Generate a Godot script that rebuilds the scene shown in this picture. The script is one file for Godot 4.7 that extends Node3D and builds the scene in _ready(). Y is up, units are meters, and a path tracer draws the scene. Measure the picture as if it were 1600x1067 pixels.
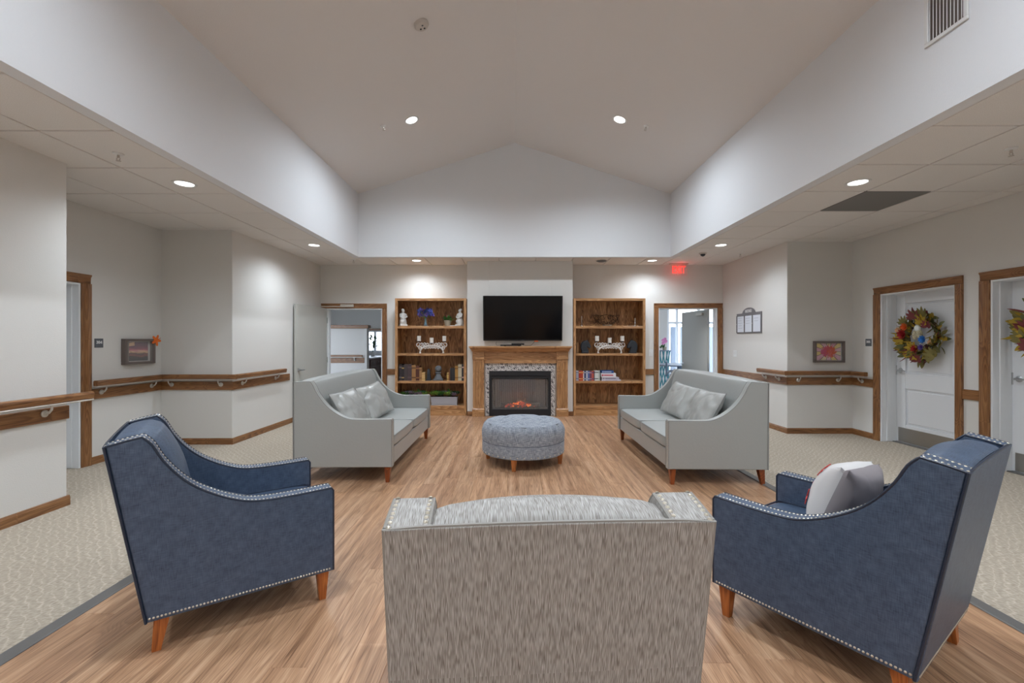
extends Node3D
# A lounge with a fireplace wall, seen from one end. Metres, y up; the camera stands at x 0, z 0 and looks along -z.

const WL := -3.53      # wall beside the lounge, west
const WLA := -4.43     # alcove wall, west
const WR := 3.88
const WRA := 4.80
const ZB := -8.10      # back wall
const ZC := -7.70      # chimney breast
const CEIL := 2.707
const RIDGE := 4.608
const EAVE := 3.756
const BL := -2.56      # bulkhead faces
const BR := 2.64
const ZBK := -7.32
const REAR := 4.0

# ---------------------------------------------------------------- mesh builder
class MB:
	var v := PackedVector3Array()
	var t := PackedInt32Array()
	func add(p: Vector3) -> int:
		v.append(p)
		return v.size() - 1
	func tri(a: int, b: int, c: int) -> void:
		t.append(a); t.append(b); t.append(c)
	func quad(a: int, b: int, c: int, d: int) -> void:
		tri(a, b, c); tri(a, c, d)
	func orient(f0: int) -> void:
		var o := v[t[f0]] if t.size() > f0 else Vector3.ZERO
		var vol := 0.0
		for i in range(f0, t.size(), 3):
			vol += (v[t[i]] - o).dot((v[t[i + 1]] - o).cross(v[t[i + 2]] - o))
		if vol > 0.0:
			for i in range(f0, t.size(), 3):
				var k := t[i + 1]
				t[i + 1] = t[i + 2]
				t[i + 2] = k
	func box(c: Vector3, s: Vector3, bev := 0.0, b := Basis()) -> MB:
		var f0 := t.size()
		var h := s * 0.5
		bev = minf(bev, minf(h.x, minf(h.y, h.z)) * 0.9)
		if bev <= 0.0:
			var q := []
			for sx in [-1, 1]:
				for sy in [-1, 1]:
					for sz in [-1, 1]:
						q.append(add(c + b * Vector3(sx * h.x, sy * h.y, sz * h.z)))
			quad(q[0], q[1], q[3], q[2]); quad(q[4], q[6], q[7], q[5])
			quad(q[0], q[4], q[5], q[1]); quad(q[2], q[3], q[7], q[6])
			quad(q[0], q[2], q[6], q[4]); quad(q[1], q[5], q[7], q[3])
			orient(f0)
			return self
		var id := {}
		for sx in [-1, 1]:
			for sy in [-1, 1]:
				for sz in [-1, 1]:
					id[[sx, sy, sz, 0]] = add(c + b * Vector3(sx * h.x, sy * (h.y - bev), sz * (h.z - bev)))
					id[[sx, sy, sz, 1]] = add(c + b * Vector3(sx * (h.x - bev), sy * h.y, sz * (h.z - bev)))
					id[[sx, sy, sz, 2]] = add(c + b * Vector3(sx * (h.x - bev), sy * (h.y - bev), sz * h.z))
		var f := []
		for s1 in [-1, 1]:
			f.append([id[[s1, -1, -1, 0]], id[[s1, 1, -1, 0]], id[[s1, 1, 1, 0]], id[[s1, -1, 1, 0]]])
			f.append([id[[-1, s1, -1, 1]], id[[1, s1, -1, 1]], id[[1, s1, 1, 1]], id[[-1, s1, 1, 1]]])
			f.append([id[[-1, -1, s1, 2]], id[[1, -1, s1, 2]], id[[1, 1, s1, 2]], id[[-1, 1, s1, 2]]])
			for s2 in [-1, 1]:
				f.append([id[[s1, s2, -1, 0]], id[[s1, s2, 1, 0]], id[[s1, s2, 1, 1]], id[[s1, s2, -1, 1]]])
				f.append([id[[s1, -1, s2, 0]], id[[s1, 1, s2, 0]], id[[s1, 1, s2, 2]], id[[s1, -1, s2, 2]]])
				f.append([id[[-1, s1, s2, 1]], id[[1, s1, s2, 1]], id[[1, s1, s2, 2]], id[[-1, s1, s2, 2]]])
				for s3 in [-1, 1]:
					f.append([id[[s1, s2, s3, 0]], id[[s1, s2, s3, 1]], id[[s1, s2, s3, 2]]])
		for k in f:
			var n: Vector3 = (v[k[2]] - v[k[0]]).cross(v[k[1]] - v[k[0]])
			if n.dot(v[k[0]] + v[k[2]] - c * 2.0) < 0.0:
				k.reverse()
			if k.size() == 3:
				tri(k[0], k[1], k[2])
			else:
				quad(k[0], k[1], k[2], k[3])
		return self
	# box from corner to corner
	func bb(x0: float, x1: float, y0: float, y1: float, z0: float, z1: float, bev := 0.0) -> MB:
		return box(Vector3((x0 + x1) / 2, (y0 + y1) / 2, (z0 + z1) / 2), Vector3(absf(x1 - x0), absf(y1 - y0), absf(z1 - z0)), bev)
	static func inset(poly: PackedVector2Array, d: float) -> PackedVector2Array:
		var n := poly.size()
		var area := 0.0
		for i in n:
			area += poly[i].cross(poly[(i + 1) % n])
		var sg := 1.0 if area > 0 else -1.0
		var r := PackedVector2Array()
		for i in n:
			var e0 := (poly[i] - poly[(i + n - 1) % n]).normalized()
			var e1 := (poly[(i + 1) % n] - poly[i]).normalized()
			var m0 := Vector2(-e0.y, e0.x) * sg
			var m1 := Vector2(-e1.y, e1.x) * sg
			var m := m0 + m1
			var k := m.length_squared()
			m = m * (2.0 / maxf(k, 0.6)) if k > 0.0001 else m0
			r.append(poly[i] + m * d)
		return r
	# polygon in the xy plane of xf, extruded along its z
	func extrude(poly: PackedVector2Array, z0: float, z1: float, xf := Transform3D(), bev := 0.0, steps := 1) -> MB:
		var f0 := t.size()
		var n := poly.size()
		var rings := []
		if bev > 0.0:
			for k in steps + 1:
				var a := PI / 2 * k / steps
				rings.append([MB.inset(poly, bev * (1.0 - sin(a))), z0 + bev * (1.0 - cos(a))])
			for k in steps + 1:
				var a := PI / 2 * k / steps
				rings.append([MB.inset(poly, bev * (1.0 - cos(a))), z1 - bev * (1.0 - sin(a))])
		else:
			rings = [[poly, z0], [poly, z1]]
		var ids := []
		for r in rings:
			var row := []
			for p in r[0]:
				row.append(add(xf * Vector3(p.x, p.y, r[1])))
			ids.append(row)
		for k in ids.size() - 1:
			for i in n:
				var j := (i + 1) % n
				quad(ids[k][i], ids[k][j], ids[k + 1][j], ids[k + 1][i])
		var cap0 := Geometry2D.triangulate_polygon(rings[0][0])
		var sgn := 0.0
		for i in n:
			sgn += poly[i].cross(poly[(i + 1) % n])
		for e in 2:
			var row: Array = ids[0] if e == 0 else ids[-1]
			var capi := cap0 if e == 0 else Geometry2D.triangulate_polygon(rings[-1][0])
			var cp: PackedVector2Array = rings[0][0] if e == 0 else rings[-1][0]
			for i in range(0, capi.size(), 3):
				var ccw: bool = (cp[capi[i + 1]] - cp[capi[i]]).cross(cp[capi[i + 2]] - cp[capi[i]]) > 0
				if ccw == ((e == 1) == (sgn > 0)):
					tri(row[capi[i]], row[capi[i + 1]], row[capi[i + 2]])
				else:
					tri(row[capi[i]], row[capi[i + 2]], row[capi[i + 1]])
		orient(f0)
		return self
	# rings of equal length, joined; caps close both ends
	func loft(rings: Array, caps := true, wrap := true) -> MB:
		var f0 := t.size()
		var ids := []
		for r in rings:
			var row := []
			for p in r:
				row.append(add(p))
			ids.append(row)
		for k in ids.size() - 1:
			var n: int = ids[k].size()
			for i in (n if wrap else n - 1):
				var j := (i + 1) % n
				quad(ids[k][i], ids[k][j], ids[k + 1][j], ids[k + 1][i])
		if caps:
			for e in 2:
				var row: Array = ids[0] if e == 0 else ids[-1]
				var c := Vector3.ZERO
				for i in row:
					c += v[i]
				var m := add(c / row.size())
				for i in row.size():
					var j := (i + 1) % row.size()
					if e == 0:
						tri(m, row[j], row[i])
					else:
						tri(m, row[i], row[j])
		orient(f0)
		return self
	func lathe(prof: Array, seg := 20, xf := Transform3D()) -> MB:
		var rings := []
		for p in prof:
			var row := []
			for i in seg:
				var a := TAU * i / seg
				row.append(xf * Vector3(p.x * cos(a), p.y, p.x * sin(a)))
			rings.append(row)
		return loft(rings)
	func tube(path: Array, r, seg := 8, caps := true) -> MB:
		var n := path.size()
		var rings := []
		var up := Vector3.UP
		for i in n:
			var d: Vector3 = (path[mini(i + 1, n - 1)] - path[maxi(i - 1, 0)]).normalized()
			if i == 0:
				up = d.cross(Vector3(0.31, 0.62, 0.72)).normalized()
			else:
				up = (up - d * up.dot(d)).normalized()
			var sd := d.cross(up)
			var rr: float = r[i] if r is Array else r
			var row := []
			for k in seg:
				var a := TAU * k / seg
				row.append(path[i] + (up * cos(a) + sd * sin(a)) * rr)
			rings.append(row)
		return loft(rings, caps)
	func ell(c: Vector3, r: Vector3, seg := 14, rows := 8, b := Basis()) -> MB:
		var rings := []
		for k in rows + 1:
			var a := PI * clampf(float(k) / rows, 0.02, 0.98)
			var row := []
			for i in seg:
				var g := TAU * i / seg
				row.append(c + b * Vector3(r.x * sin(a) * cos(g), -r.y * cos(a), r.z * sin(a) * sin(g)))
			rings.append(row)
		return loft(rings)
	# a leaf: a bent diamond of some thickness, from the origin along +y
	func leaf(xf: Transform3D, l: float, w: float, bend := 0.2, thick := 0.002, lobes := 0) -> MB:
		var f0 := t.size()
		var mid := []
		var n := 6
		for k in n + 1:
			var s := float(k) / n
			var ww := w * 0.5 * pow(sin(PI * clampf(s * 0.96 + 0.02, 0, 1)), 0.8)
			if lobes > 0:
				ww *= 0.55 + 0.45 * absf(cos(s * PI * lobes))
			var y := l * s
			var z := bend * l * s * s
			mid.append([add(xf * Vector3(-ww, y, z + ww * 0.25)), add(xf * Vector3(0, y, z - thick)), add(xf * Vector3(ww, y, z + ww * 0.25)), add(xf * Vector3(0, y, z + thick))])
		for k in n:
			for i in 4:
				var j := (i + 1) % 4
				quad(mid[k][i], mid[k][j], mid[k + 1][j], mid[k + 1][i])
		quad(mid[0][0], mid[0][3], mid[0][2], mid[0][1])
		quad(mid[n][0], mid[n][1], mid[n][2], mid[n][3])
		orient(f0)
		return self
	# grain: axis (0 x, 1 y, 2 z) that the texture's v follows; -1 for none
	func mesh(grain := -1, crease := 35.0, off := Vector2.ZERO, turn := 0.0) -> ArrayMesh:
		var nt := t.size() / 3
		var fn := PackedVector3Array()
		fn.resize(nt)
		var wn := PackedVector3Array()
		wn.resize(nt)
		for i in nt:
			var a := v[t[i * 3]]
			var c := (v[t[i * 3 + 2]] - a).cross(v[t[i * 3 + 1]] - a)
			wn[i] = c
			fn[i] = c.normalized()
		var smooth := crease > 0.0
		var at := {}
		var key := []
		if smooth:
			key.resize(v.size())
			for i in v.size():
				key[i] = Vector3i((v[i] * 20000.0).round())
			for i in nt:
				for k in 3:
					var q: Vector3i = key[t[i * 3 + k]]
					if at.has(q):
						at[q].append(i)
					else:
						at[q] = PackedInt32Array([i])
		var lim := cos(deg_to_rad(crease))
		var P := PackedVector3Array()
		var N := PackedVector3Array()
		var U := PackedVector2Array()
		P.resize(nt * 3); N.resize(nt * 3); U.resize(nt * 3)
		for i in nt:
			var f := fn[i]
			var fa := f.abs()
			var ax := 0
			if fa.y >= fa.x and fa.y >= fa.z:
				ax = 1
			elif fa.z >= fa.x:
				ax = 2
			for k in 3:
				var id := t[i * 3 + k]
				var p := v[id]
				var o := i * 3 + k
				P[o] = p
				var n := f
				if smooth:
					n = Vector3.ZERO
					for q in at[key[id]]:
						if fn[q].dot(f) > lim:
							n += wn[q]
					n = n.normalized() if n.length_squared() > 0 else f
				N[o] = n
				var uv: Vector2
				if grain < 0 or grain == ax:
					uv = Vector2(p.z, p.y) if ax == 0 else (Vector2(p.x, p.z) if ax == 1 else Vector2(p.x, p.y))
				else:
					uv = Vector2(p[3 - ax - grain], p[grain])
				U[o] = uv.rotated(turn) + off
		var arr := []
		arr.resize(Mesh.ARRAY_MAX)
		arr[Mesh.ARRAY_VERTEX] = P
		arr[Mesh.ARRAY_NORMAL] = N
		arr[Mesh.ARRAY_TEX_UV] = U
		var m := ArrayMesh.new()
		m.add_surface_from_arrays(Mesh.PRIMITIVE_TRIANGLES, arr)
		return m

# ---------------------------------------------------------------- nodes
var counts := {}
var rng := RandomNumberGenerator.new()
var M := {}

func numbered(called: String) -> String:
	var n: int = counts.get(called, 0)
	counts[called] = n + 1
	return called if n == 0 else "%s_%03d" % [called, n]

func meta(o: Node, label := "", category := "", group := "", kind := "") -> Node:
	if label: o.set_meta("label", label)
	if category: o.set_meta("category", category)
	if group: o.set_meta("group", group)
	if kind: o.set_meta("kind", kind)
	return o

func thing(called: String, label: String, category: String, at := Vector3.ZERO, yaw := 0.0, group := "") -> Node3D:
	var o := Node3D.new()
	o.name = numbered(called)
	add_child(o)
	o.position = at
	o.rotation.y = yaw
	meta(o, label, category, group)
	return o

func part(parent: Node3D, called: String, mesh: Mesh, m: Material, xf := Transform3D(), label := "") -> MeshInstance3D:
	var o := MeshInstance3D.new()
	o.name = called
	o.mesh = mesh
	o.material_override = m
	o.transform = xf
	parent.add_child(o, true)
	if label: o.set_meta("label", label)
	return o

func one(called: String, mesh: Mesh, m: Material, label: String, category: String, group := "", xf := Transform3D()) -> MeshInstance3D:
	var o := part(self, numbered(called), mesh, m, xf)
	meta(o, label, category, group)
	return o

func struct(called: String, mesh: Mesh, m: Material, label: String, category := "wall") -> MeshInstance3D:
	var o := part(self, called, mesh, m)
	meta(o, label, category, "", "structure")
	return o

func struct_node(called: String, label: String, category: String, at := Vector3.ZERO) -> Node3D:
	var o := Node3D.new()
	o.name = called
	add_child(o)
	o.position = at
	meta(o, label, category, "", "structure")
	return o

func copy(o: Node3D, called: String, at: Vector3, yaw := 0.0, label := "", group := "") -> Node3D:
	var c: Node3D = o.duplicate()
	c.name = numbered(called)
	add_child(c)
	c.position = at
	c.rotation.y = yaw
	if label: c.set_meta("label", label)
	if group: c.set_meta("group", group)
	return c

func xf(at: Vector3, yaw := 0.0, pitch := 0.0, roll := 0.0, sc := 1.0) -> Transform3D:
	return Transform3D(Basis.from_euler(Vector3(pitch, yaw, roll)).scaled(Vector3.ONE * sc), at)

# local x -> a, y -> b, z -> c
func axes(a: Vector3, b: Vector3, c: Vector3, o := Vector3.ZERO) -> Transform3D:
	return Transform3D(Basis(a, b, c), o)

func pv(a: Array) -> PackedVector2Array:
	var r := PackedVector2Array()
	for i in range(0, a.size(), 2):
		r.append(Vector2(a[i], a[i + 1]))
	return r

# ---------------------------------------------------------------- materials
func rgb(r: float, g: float, b: float, a := 1.0) -> Color:
	return Color(r / 255.0, g / 255.0, b / 255.0, a)

func mat(key: String, c: Color, rough := 0.6, tex: Texture2D = null, size := Vector2.ONE, opt := {}) -> StandardMaterial3D:
	var m := StandardMaterial3D.new()
	m.resource_name = key
	m.albedo_color = c
	m.roughness = rough
	m.metallic_specular = opt.get("spec", 0.5)
	m.metallic = opt.get("metal", 0.0)
	if tex:
		m.albedo_texture = tex
	m.uv1_scale = Vector3(1.0 / size.x, 1.0 / size.y, 1)
	if opt.has("bump"):
		m.heightmap_enabled = true
		m.heightmap_texture = opt.bump
		m.heightmap_scale = opt.get("bump_cm", 0.05)
	if opt.has("emit"):
		m.emission_enabled = true
		m.emission = opt.emit
		m.emission_energy_multiplier = opt.get("energy", 1.0)
	if opt.has("coat"):
		m.clearcoat_enabled = true
		m.clearcoat = opt.coat
		m.clearcoat_roughness = opt.get("coat_rough", 0.2)
	if opt.has("rim"):
		m.rim_enabled = true
		m.rim = opt.rim
		m.rim_tint = 0.6
	if c.a < 1.0:
		m.transparency = BaseMaterial3D.TRANSPARENCY_ALPHA
	if opt.has("backlight"):
		m.backlight_enabled = true
		m.backlight = opt.backlight
	M[key] = m
	return m

func noise_bytes(w: int, h: int, freq: float, sd: int, oct := 3) -> PackedByteArray:
	var n := FastNoiseLite.new()
	n.seed = sd
	n.noise_type = FastNoiseLite.TYPE_SIMPLEX_SMOOTH
	n.frequency = freq
	n.fractal_octaves = oct
	var im := n.get_seamless_image(w, h)
	im.convert(Image.FORMAT_L8)
	return im.get_data()

# noise of w x h that is made small and stretched, so that it runs along one side
func streak_bytes(w: int, h: int, sw: int, sh: int, freq: float, sd: int, oct := 3) -> PackedByteArray:
	var n := FastNoiseLite.new()
	n.seed = sd
	n.noise_type = FastNoiseLite.TYPE_SIMPLEX_SMOOTH
	n.frequency = freq
	n.fractal_octaves = oct
	var im := n.get_seamless_image(sw, sh)
	im.convert(Image.FORMAT_L8)
	im.resize(w, h, Image.INTERPOLATE_CUBIC)
	return im.get_data()

func tex_from(w: int, h: int, px: PackedByteArray) -> ImageTexture:
	return ImageTexture.create_from_image(Image.create_from_data(w, h, false, Image.FORMAT_RGB8, px))

func ramp(stops: Array, x: float) -> Color:
	for i in range(1, stops.size()):
		if x <= stops[i][0]:
			var k: float = (x - stops[i - 1][0]) / (stops[i][0] - stops[i - 1][0])
			return stops[i - 1][1].lerp(stops[i][1], clampf(k, 0, 1))
	return stops[-1][1]

func lut(stops: Array) -> Array:
	var r := []
	for i in 256:
		r.append(ramp(stops, i / 255.0))
	return r

# oak: v along the grain; 0.45 m across, 1.4 m along. Cathedral figure comes from bent rings.
func oak_texture(sd: int, stops: Array, rings: float, wobble: float, wr := 0.42, wp := 0.33, wt := 0.25) -> ImageTexture:
	var w := 512
	var h := 512
	var warp := streak_bytes(w, h, 128, 40, 0.02, sd, 2)
	var pores := streak_bytes(w, h, 512, 48, 0.16, sd + 1, 2)
	var tone := streak_bytes(w, h, 128, 24, 0.05, sd + 2, 2)
	var L := lut(stops)
	var px := PackedByteArray()
	px.resize(w * h * 3)
	for y in h:
		for x in w:
			var i := y * w + x
			var u := sin(TAU * x / w) * 0.16 + cos(TAU * x / w * 2.0) * 0.05
			var r := fposmod((u + warp[i] / 255.0 * wobble) * rings, 1.0)
			r = r * 1.25 if r < 0.8 else (1.0 - r) * 5.0
			var p: float = pores[i] / 255.0
			var k := wr * r + wp * ((p - 0.5) * 1.5 + 0.5) + wt * ((tone[i] / 255.0 - 0.5) * 1.5 + 0.5)
			var c: Color = L[clampi(int(k * 255.0), 0, 255)]
			px[i * 3] = c.r8
			px[i * 3 + 1] = c.g8
			px[i * 3 + 2] = c.b8
	return tex_from(w, h, px)

func simple_texture(w: int, h: int, data: PackedByteArray, stops: Array) -> ImageTexture:
	var L := lut(stops)
	var px := PackedByteArray()
	px.resize(w * h * 3)
	for i in w * h:
		var c: Color = L[data[i]]
		px[i * 3] = c.r8
		px[i * 3 + 1] = c.g8
		px[i * 3 + 2] = c.b8
	return tex_from(w, h, px)

func mixed(a: PackedByteArray, b: PackedByteArray, k: float) -> PackedByteArray:
	var r := PackedByteArray()
	r.resize(a.size())
	for i in a.size():
		r[i] = clampi(int(a[i] * (1.0 - k) + b[i] * k), 0, 255)
	return r

func contrast(a: PackedByteArray, k: float) -> PackedByteArray:
	for i in a.size():
		a[i] = clampi(int((a[i] - 128) * k + 128), 0, 255)
	return a

func carpet_texture() -> ImageTexture:
	# 0.6 m square: loops in dashes across, pale wavering lines along
	var w := 512
	var warp := noise_bytes(w, w, 0.012, 71, 2)
	var dash := streak_bytes(w, w, 96, 256, 0.22, 72, 2)
	var fine := noise_bytes(w, w, 0.35, 73, 1)
	var L := lut([[0.0, rgb(130, 119, 106)], [0.35, rgb(169, 157, 141)], [0.6, rgb(194, 182, 166)], [1.0, rgb(224, 215, 202)]])
	var px := PackedByteArray()
	px.resize(w * w * 3)
	for y in w:
		for x in w:
			var i := y * w + x
			var ph := fposmod((x + (warp[i] - 128) * 0.12 + 5.0 * sin(TAU * y / 128.0)) / (512.0 / 13.0), 1.0)
			var line := maxf(0.0, 1.0 - absf(ph - 0.5) * 7.0)
			var k := 0.14 + 0.46 * dash[i] / 255.0 + 0.10 * fine[i] / 255.0 + 0.26 * line * (0.62 + 0.38 * sin(TAU * y / 10.6))
			var c: Color = L[clampi(int(k * 255.0), 0, 255)]
			px[i * 3] = c.r8
			px[i * 3 + 1] = c.g8
			px[i * 3 + 2] = c.b8
	return tex_from(w, w, px)

func weave_texture(sd: int, stops: Array, across: float, along: float, blot: float) -> ImageTexture:
	# threads both ways
	var w := 512
	var a := streak_bytes(w, w, 512, 24, 0.3, sd, 1)
	var b := streak_bytes(w, w, 24, 512, 0.3, sd + 1, 1)
	var c := noise_bytes(w, w, 0.01, sd + 2, 3)
	var L := lut(stops)
	var px := PackedByteArray()
	px.resize(w * w * 3)
	for i in w * w:
		var k := 0.5 + across * (a[i] / 255.0 - 0.5) + along * (b[i] / 255.0 - 0.5) + blot * (c[i] / 255.0 - 0.5)
		var q: Color = L[clampi(int(k * 255.0), 0, 255)]
		px[i * 3] = q.r8
		px[i * 3 + 1] = q.g8
		px[i * 3 + 2] = q.b8
	return tex_from(w, w, px)

func bytes_texture(w: int, h: int, d: PackedByteArray) -> ImageTexture:
	return ImageTexture.create_from_image(Image.create_from_data(w, h, false, Image.FORMAT_L8, d))

func make_materials() -> void:
	var oak := oak_texture(11, [[0.0, rgb(110, 74, 44)], [0.35, rgb(166, 122, 80)], [0.65, rgb(196, 152, 106)], [1.0, rgb(218, 178, 134)]], 7.0, 1.1)
	var oak_dark := oak_texture(23, [[0.0, rgb(74, 46, 26)], [0.35, rgb(136, 95, 58)], [0.65, rgb(190, 143, 94)], [1.0, rgb(224, 180, 130)]], 4.0, 1.8, 0.34, 0.40, 0.26)
	var os := Vector2(0.45, 1.4)
	mat("oak", rgb(255, 250, 245), 0.38, oak, os, {"coat": 0.2, "coat_rough": 0.25})
	mat("oak_trim", rgb(194, 176, 158), 0.38, oak, os, {"coat": 0.2, "coat_rough": 0.25})
	mat("oak_back", rgb(255, 250, 244), 0.45, oak_dark, Vector2(0.8, 1.1))
	var fl := oak_texture(37, [[0.0, rgb(120, 90, 68)], [0.3, rgb(166, 130, 102)], [0.6, rgb(194, 157, 126)], [1.0, rgb(216, 184, 156)]], 5.0, 1.6, 0.2, 0.42, 0.38)
	var fsz := Vector2(0.42, 1.7)
	mat("plank_a", rgb(255, 250, 244), 0.36, fl, fsz, {"spec": 0.5})
	mat("plank_b", rgb(246, 238, 230), 0.36, fl, fsz, {"spec": 0.5})
	mat("plank_c", rgb(255, 246, 236), 0.36, fl, fsz, {"spec": 0.5})
	mat("plank_d", rgb(238, 228, 220), 0.36, fl, fsz, {"spec": 0.5})
	var fine := bytes_texture(256, 256, noise_bytes(256, 256, 0.12, 5, 3))
	mat("wall", rgb(221, 218, 213), 0.75, null, Vector2.ONE * 0.35, {"bump": fine, "bump_cm": 0.06, "spec": 0.3})
	mat("bulkhead", rgb(228, 229, 231), 0.8, null, Vector2.ONE * 0.35, {"bump": fine, "bump_cm": 0.06, "spec": 0.3})
	mat("vault", rgb(226, 222, 219), 0.85, null, Vector2.ONE * 0.35, {"bump": fine, "bump_cm": 0.06, "spec": 0.2})
	var tile := simple_texture(256, 256, contrast(noise_bytes(256, 256, 0.2, 6, 3), 1.2), [[0.0, rgb(220, 216, 212)], [0.5, rgb(232, 228, 224)], [1.0, rgb(238, 234, 230)]])
	mat("ceiling_tile", Color.WHITE, 0.95, tile, Vector2.ONE * 0.3, {"spec": 0.1})
	mat("grey_tile", rgb(128, 126, 124), 0.9)
	mat("ceiling_grid", rgb(218, 213, 208), 0.6)
	mat("carpet", Color.WHITE, 1.0, carpet_texture(), Vector2.ONE * 0.6, {"spec": 0.1})
	mat("strip", rgb(104, 101, 98), 0.5)
	mat("slab", rgb(120, 118, 115), 0.9)
	mat("white_paint", rgb(236, 238, 240), 0.4)
	mat("door_grey", rgb(188, 187, 180), 0.5)
	mat("door_white", rgb(238, 240, 243), 0.42)
	mat("steel", rgb(196, 198, 200), 0.28, null, Vector2.ONE, {"metal": 1.0})
	mat("brushed", rgb(178, 174, 168), 0.4, null, Vector2.ONE, {"metal": 1.0})
	mat("alu", rgb(206, 200, 192), 0.45, null, Vector2.ONE, {"metal": 0.6})
	# upholstery
	var vinyl := weave_texture(51, [[0.0, rgb(50, 62, 80)], [0.5, rgb(73, 89, 112)], [1.0, rgb(94, 110, 132)]], 0.55, 0.55, 0.3)
	mat("blue", Color.WHITE, 0.42, vinyl, Vector2.ONE * 0.35, {"spec": 0.5})
	mat("blue_piping", rgb(36, 46, 64), 0.4)
	var leather := bytes_texture(256, 256, noise_bytes(256, 256, 0.05, 8, 3))
	mat("leather", rgb(166, 168, 165), 0.34, null, Vector2.ONE * 0.4, {"spec": 0.55, "bump": leather, "bump_cm": 0.04})
	mat("leather_piping", rgb(146, 147, 144), 0.4)
	mat("pillow_leather", rgb(172, 172, 168), 0.3, null, Vector2.ONE * 0.3, {"spec": 0.6, "bump": leather, "bump_cm": 0.05})
	var linen_d := mixed(streak_bytes(512, 512, 512, 40, 0.36, 61, 2), streak_bytes(512, 512, 256, 20, 0.2, 62, 2), 0.22)
	var linen := simple_texture(512, 512, contrast(linen_d, 1.9), [[0.0, rgb(108, 102, 95)], [0.35, rgb(154, 149, 143)], [0.6, rgb(178, 175, 171)], [1.0, rgb(206, 205, 203)]])
	mat("linen", Color.WHITE, 0.5, linen, Vector2(0.24, 0.5), {"spec": 0.4})
	mat("linen_piping", rgb(150, 146, 140), 0.5)
	var tweed := weave_texture(81, [[0.0, rgb(88, 94, 104)], [0.4, rgb(134, 140, 150)], [0.6, rgb(160, 165, 173)], [1.0, rgb(196, 199, 205)]], 0.8, 0.8, 0.15)
	mat("tweed", Color.WHITE, 0.95, tweed, Vector2.ONE * 0.42, {"spec": 0.2, "rim": 0.3})
	mat("tweed_button", rgb(104, 110, 122), 0.9)
	mat("nail", rgb(214, 206, 190), 0.3, null, Vector2.ONE, {"metal": 0.85})
	mat("leg", rgb(238, 176, 116), 0.35, oak, os, {"coat": 0.3})
	mat("leg_dark", rgb(196, 130, 86), 0.35, oak, os, {"coat": 0.3})
	mat("leg_light", rgb(255, 205, 160), 0.4, oak, os)
	# fireplace
	var gr := contrast(mixed(noise_bytes(512, 512, 0.035, 91, 4), noise_bytes(512, 512, 0.012, 92, 3), 0.35), 2.6)
	mat("granite", Color.WHITE, 0.2, simple_texture(512, 512, gr, [[0.0, rgb(38, 36, 38)], [0.14, rgb(74, 70, 72)], [0.3, rgb(150, 143, 140)], [0.5, rgb(212, 208, 204)], [0.8, rgb(226, 224, 222)], [1.0, rgb(180, 168, 164)]]), Vector2.ONE * 0.42)
	mat("black_metal", rgb(42, 43, 46), 0.45, null, Vector2.ONE, {"metal": 0.3})
	mat("black", rgb(14, 14, 15), 0.5)
	mat("firebox", rgb(22, 22, 23), 0.8)
	mat("fire_panel", rgb(108, 104, 100), 0.7)
	mat("log", rgb(44, 38, 34), 0.9)
	mat("ember", rgb(60, 14, 6), 0.8, null, Vector2.ONE, {"emit": rgb(255, 66, 18), "energy": 0.22})
	mat("flame_bright", rgb(90, 30, 8), 0.8, null, Vector2.ONE, {"emit": rgb(255, 120, 30), "energy": 0.7})
	mat("glass", Color(1, 1, 1, 0.04), 0.02)
	mat("tv_screen", rgb(10, 9, 10), 0.12, null, Vector2.ONE, {"spec": 0.35})
	mat("tv_black", rgb(12, 12, 13), 0.3)
	mat("lamp", Color.WHITE, 0.5, null, Vector2.ONE, {"emit": rgb(255, 253, 250), "energy": 6.0})
	mat("plastic_white", rgb(226, 226, 224), 0.4)
	mat("plastic_beige", rgb(198, 190, 182), 0.5)
	mat("sign_grey", rgb(92, 95, 100), 0.5)
	mat("letter_white", rgb(236, 236, 236), 0.6)
	mat("letter_pale", rgb(214, 212, 210), 0.6)
	mat("frame_grey", rgb(112, 100, 94), 0.6)
	mat("menu_frame", rgb(112, 108, 110), 0.6)
	mat("paper", rgb(226, 230, 238), 0.8)
	mat("paper_print", rgb(150, 152, 160), 0.8)
	mat("mat_board", rgb(206, 202, 198), 0.8)
	mat("exit_red", rgb(120, 10, 8), 0.5, null, Vector2.ONE, {"emit": rgb(255, 84, 74), "energy": 1.25})
	mat("exit_pane", Color(1.0, 0.72, 0.7, 0.12), 0.1)
	# small things
	mat("white_ceramic", rgb(224, 222, 218), 0.35)
	mat("white_resin", rgb(226, 220, 214), 0.6)
	mat("candle", rgb(238, 234, 226), 0.5)
	mat("charcoal", rgb(44, 48, 54), 0.55)
	mat("stone_grey", rgb(104, 108, 112), 0.7)
	mat("galvanised", rgb(176, 180, 190), 0.5, null, Vector2.ONE, {"metal": 0.3})
	mat("soil", rgb(60, 44, 32), 1.0)
	mat("clay_pot", rgb(168, 158, 140), 0.7)
	mat("leaf_green", rgb(70, 120, 52), 0.55)
	mat("leaf_lime", rgb(120, 158, 66), 0.55)
	mat("leaf_deep", rgb(44, 92, 54), 0.55)
	mat("leaf_mauve", rgb(134, 118, 138), 0.6)
	mat("petal_blue", rgb(84, 96, 176), 0.6)
	mat("petal_violet", rgb(110, 92, 170), 0.6)
	mat("petal_pink", rgb(230, 150, 200), 0.6)
	mat("vase_glass", Color(0.55, 0.75, 0.85, 0.3), 0.05)
	mat("wire", rgb(48, 36, 28), 0.5, null, Vector2.ONE, {"metal": 0.6})
	mat("silver", rgb(210, 208, 204), 0.25, null, Vector2.ONE, {"metal": 0.9})
	mat("pages", rgb(214, 200, 172), 0.9)
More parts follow.
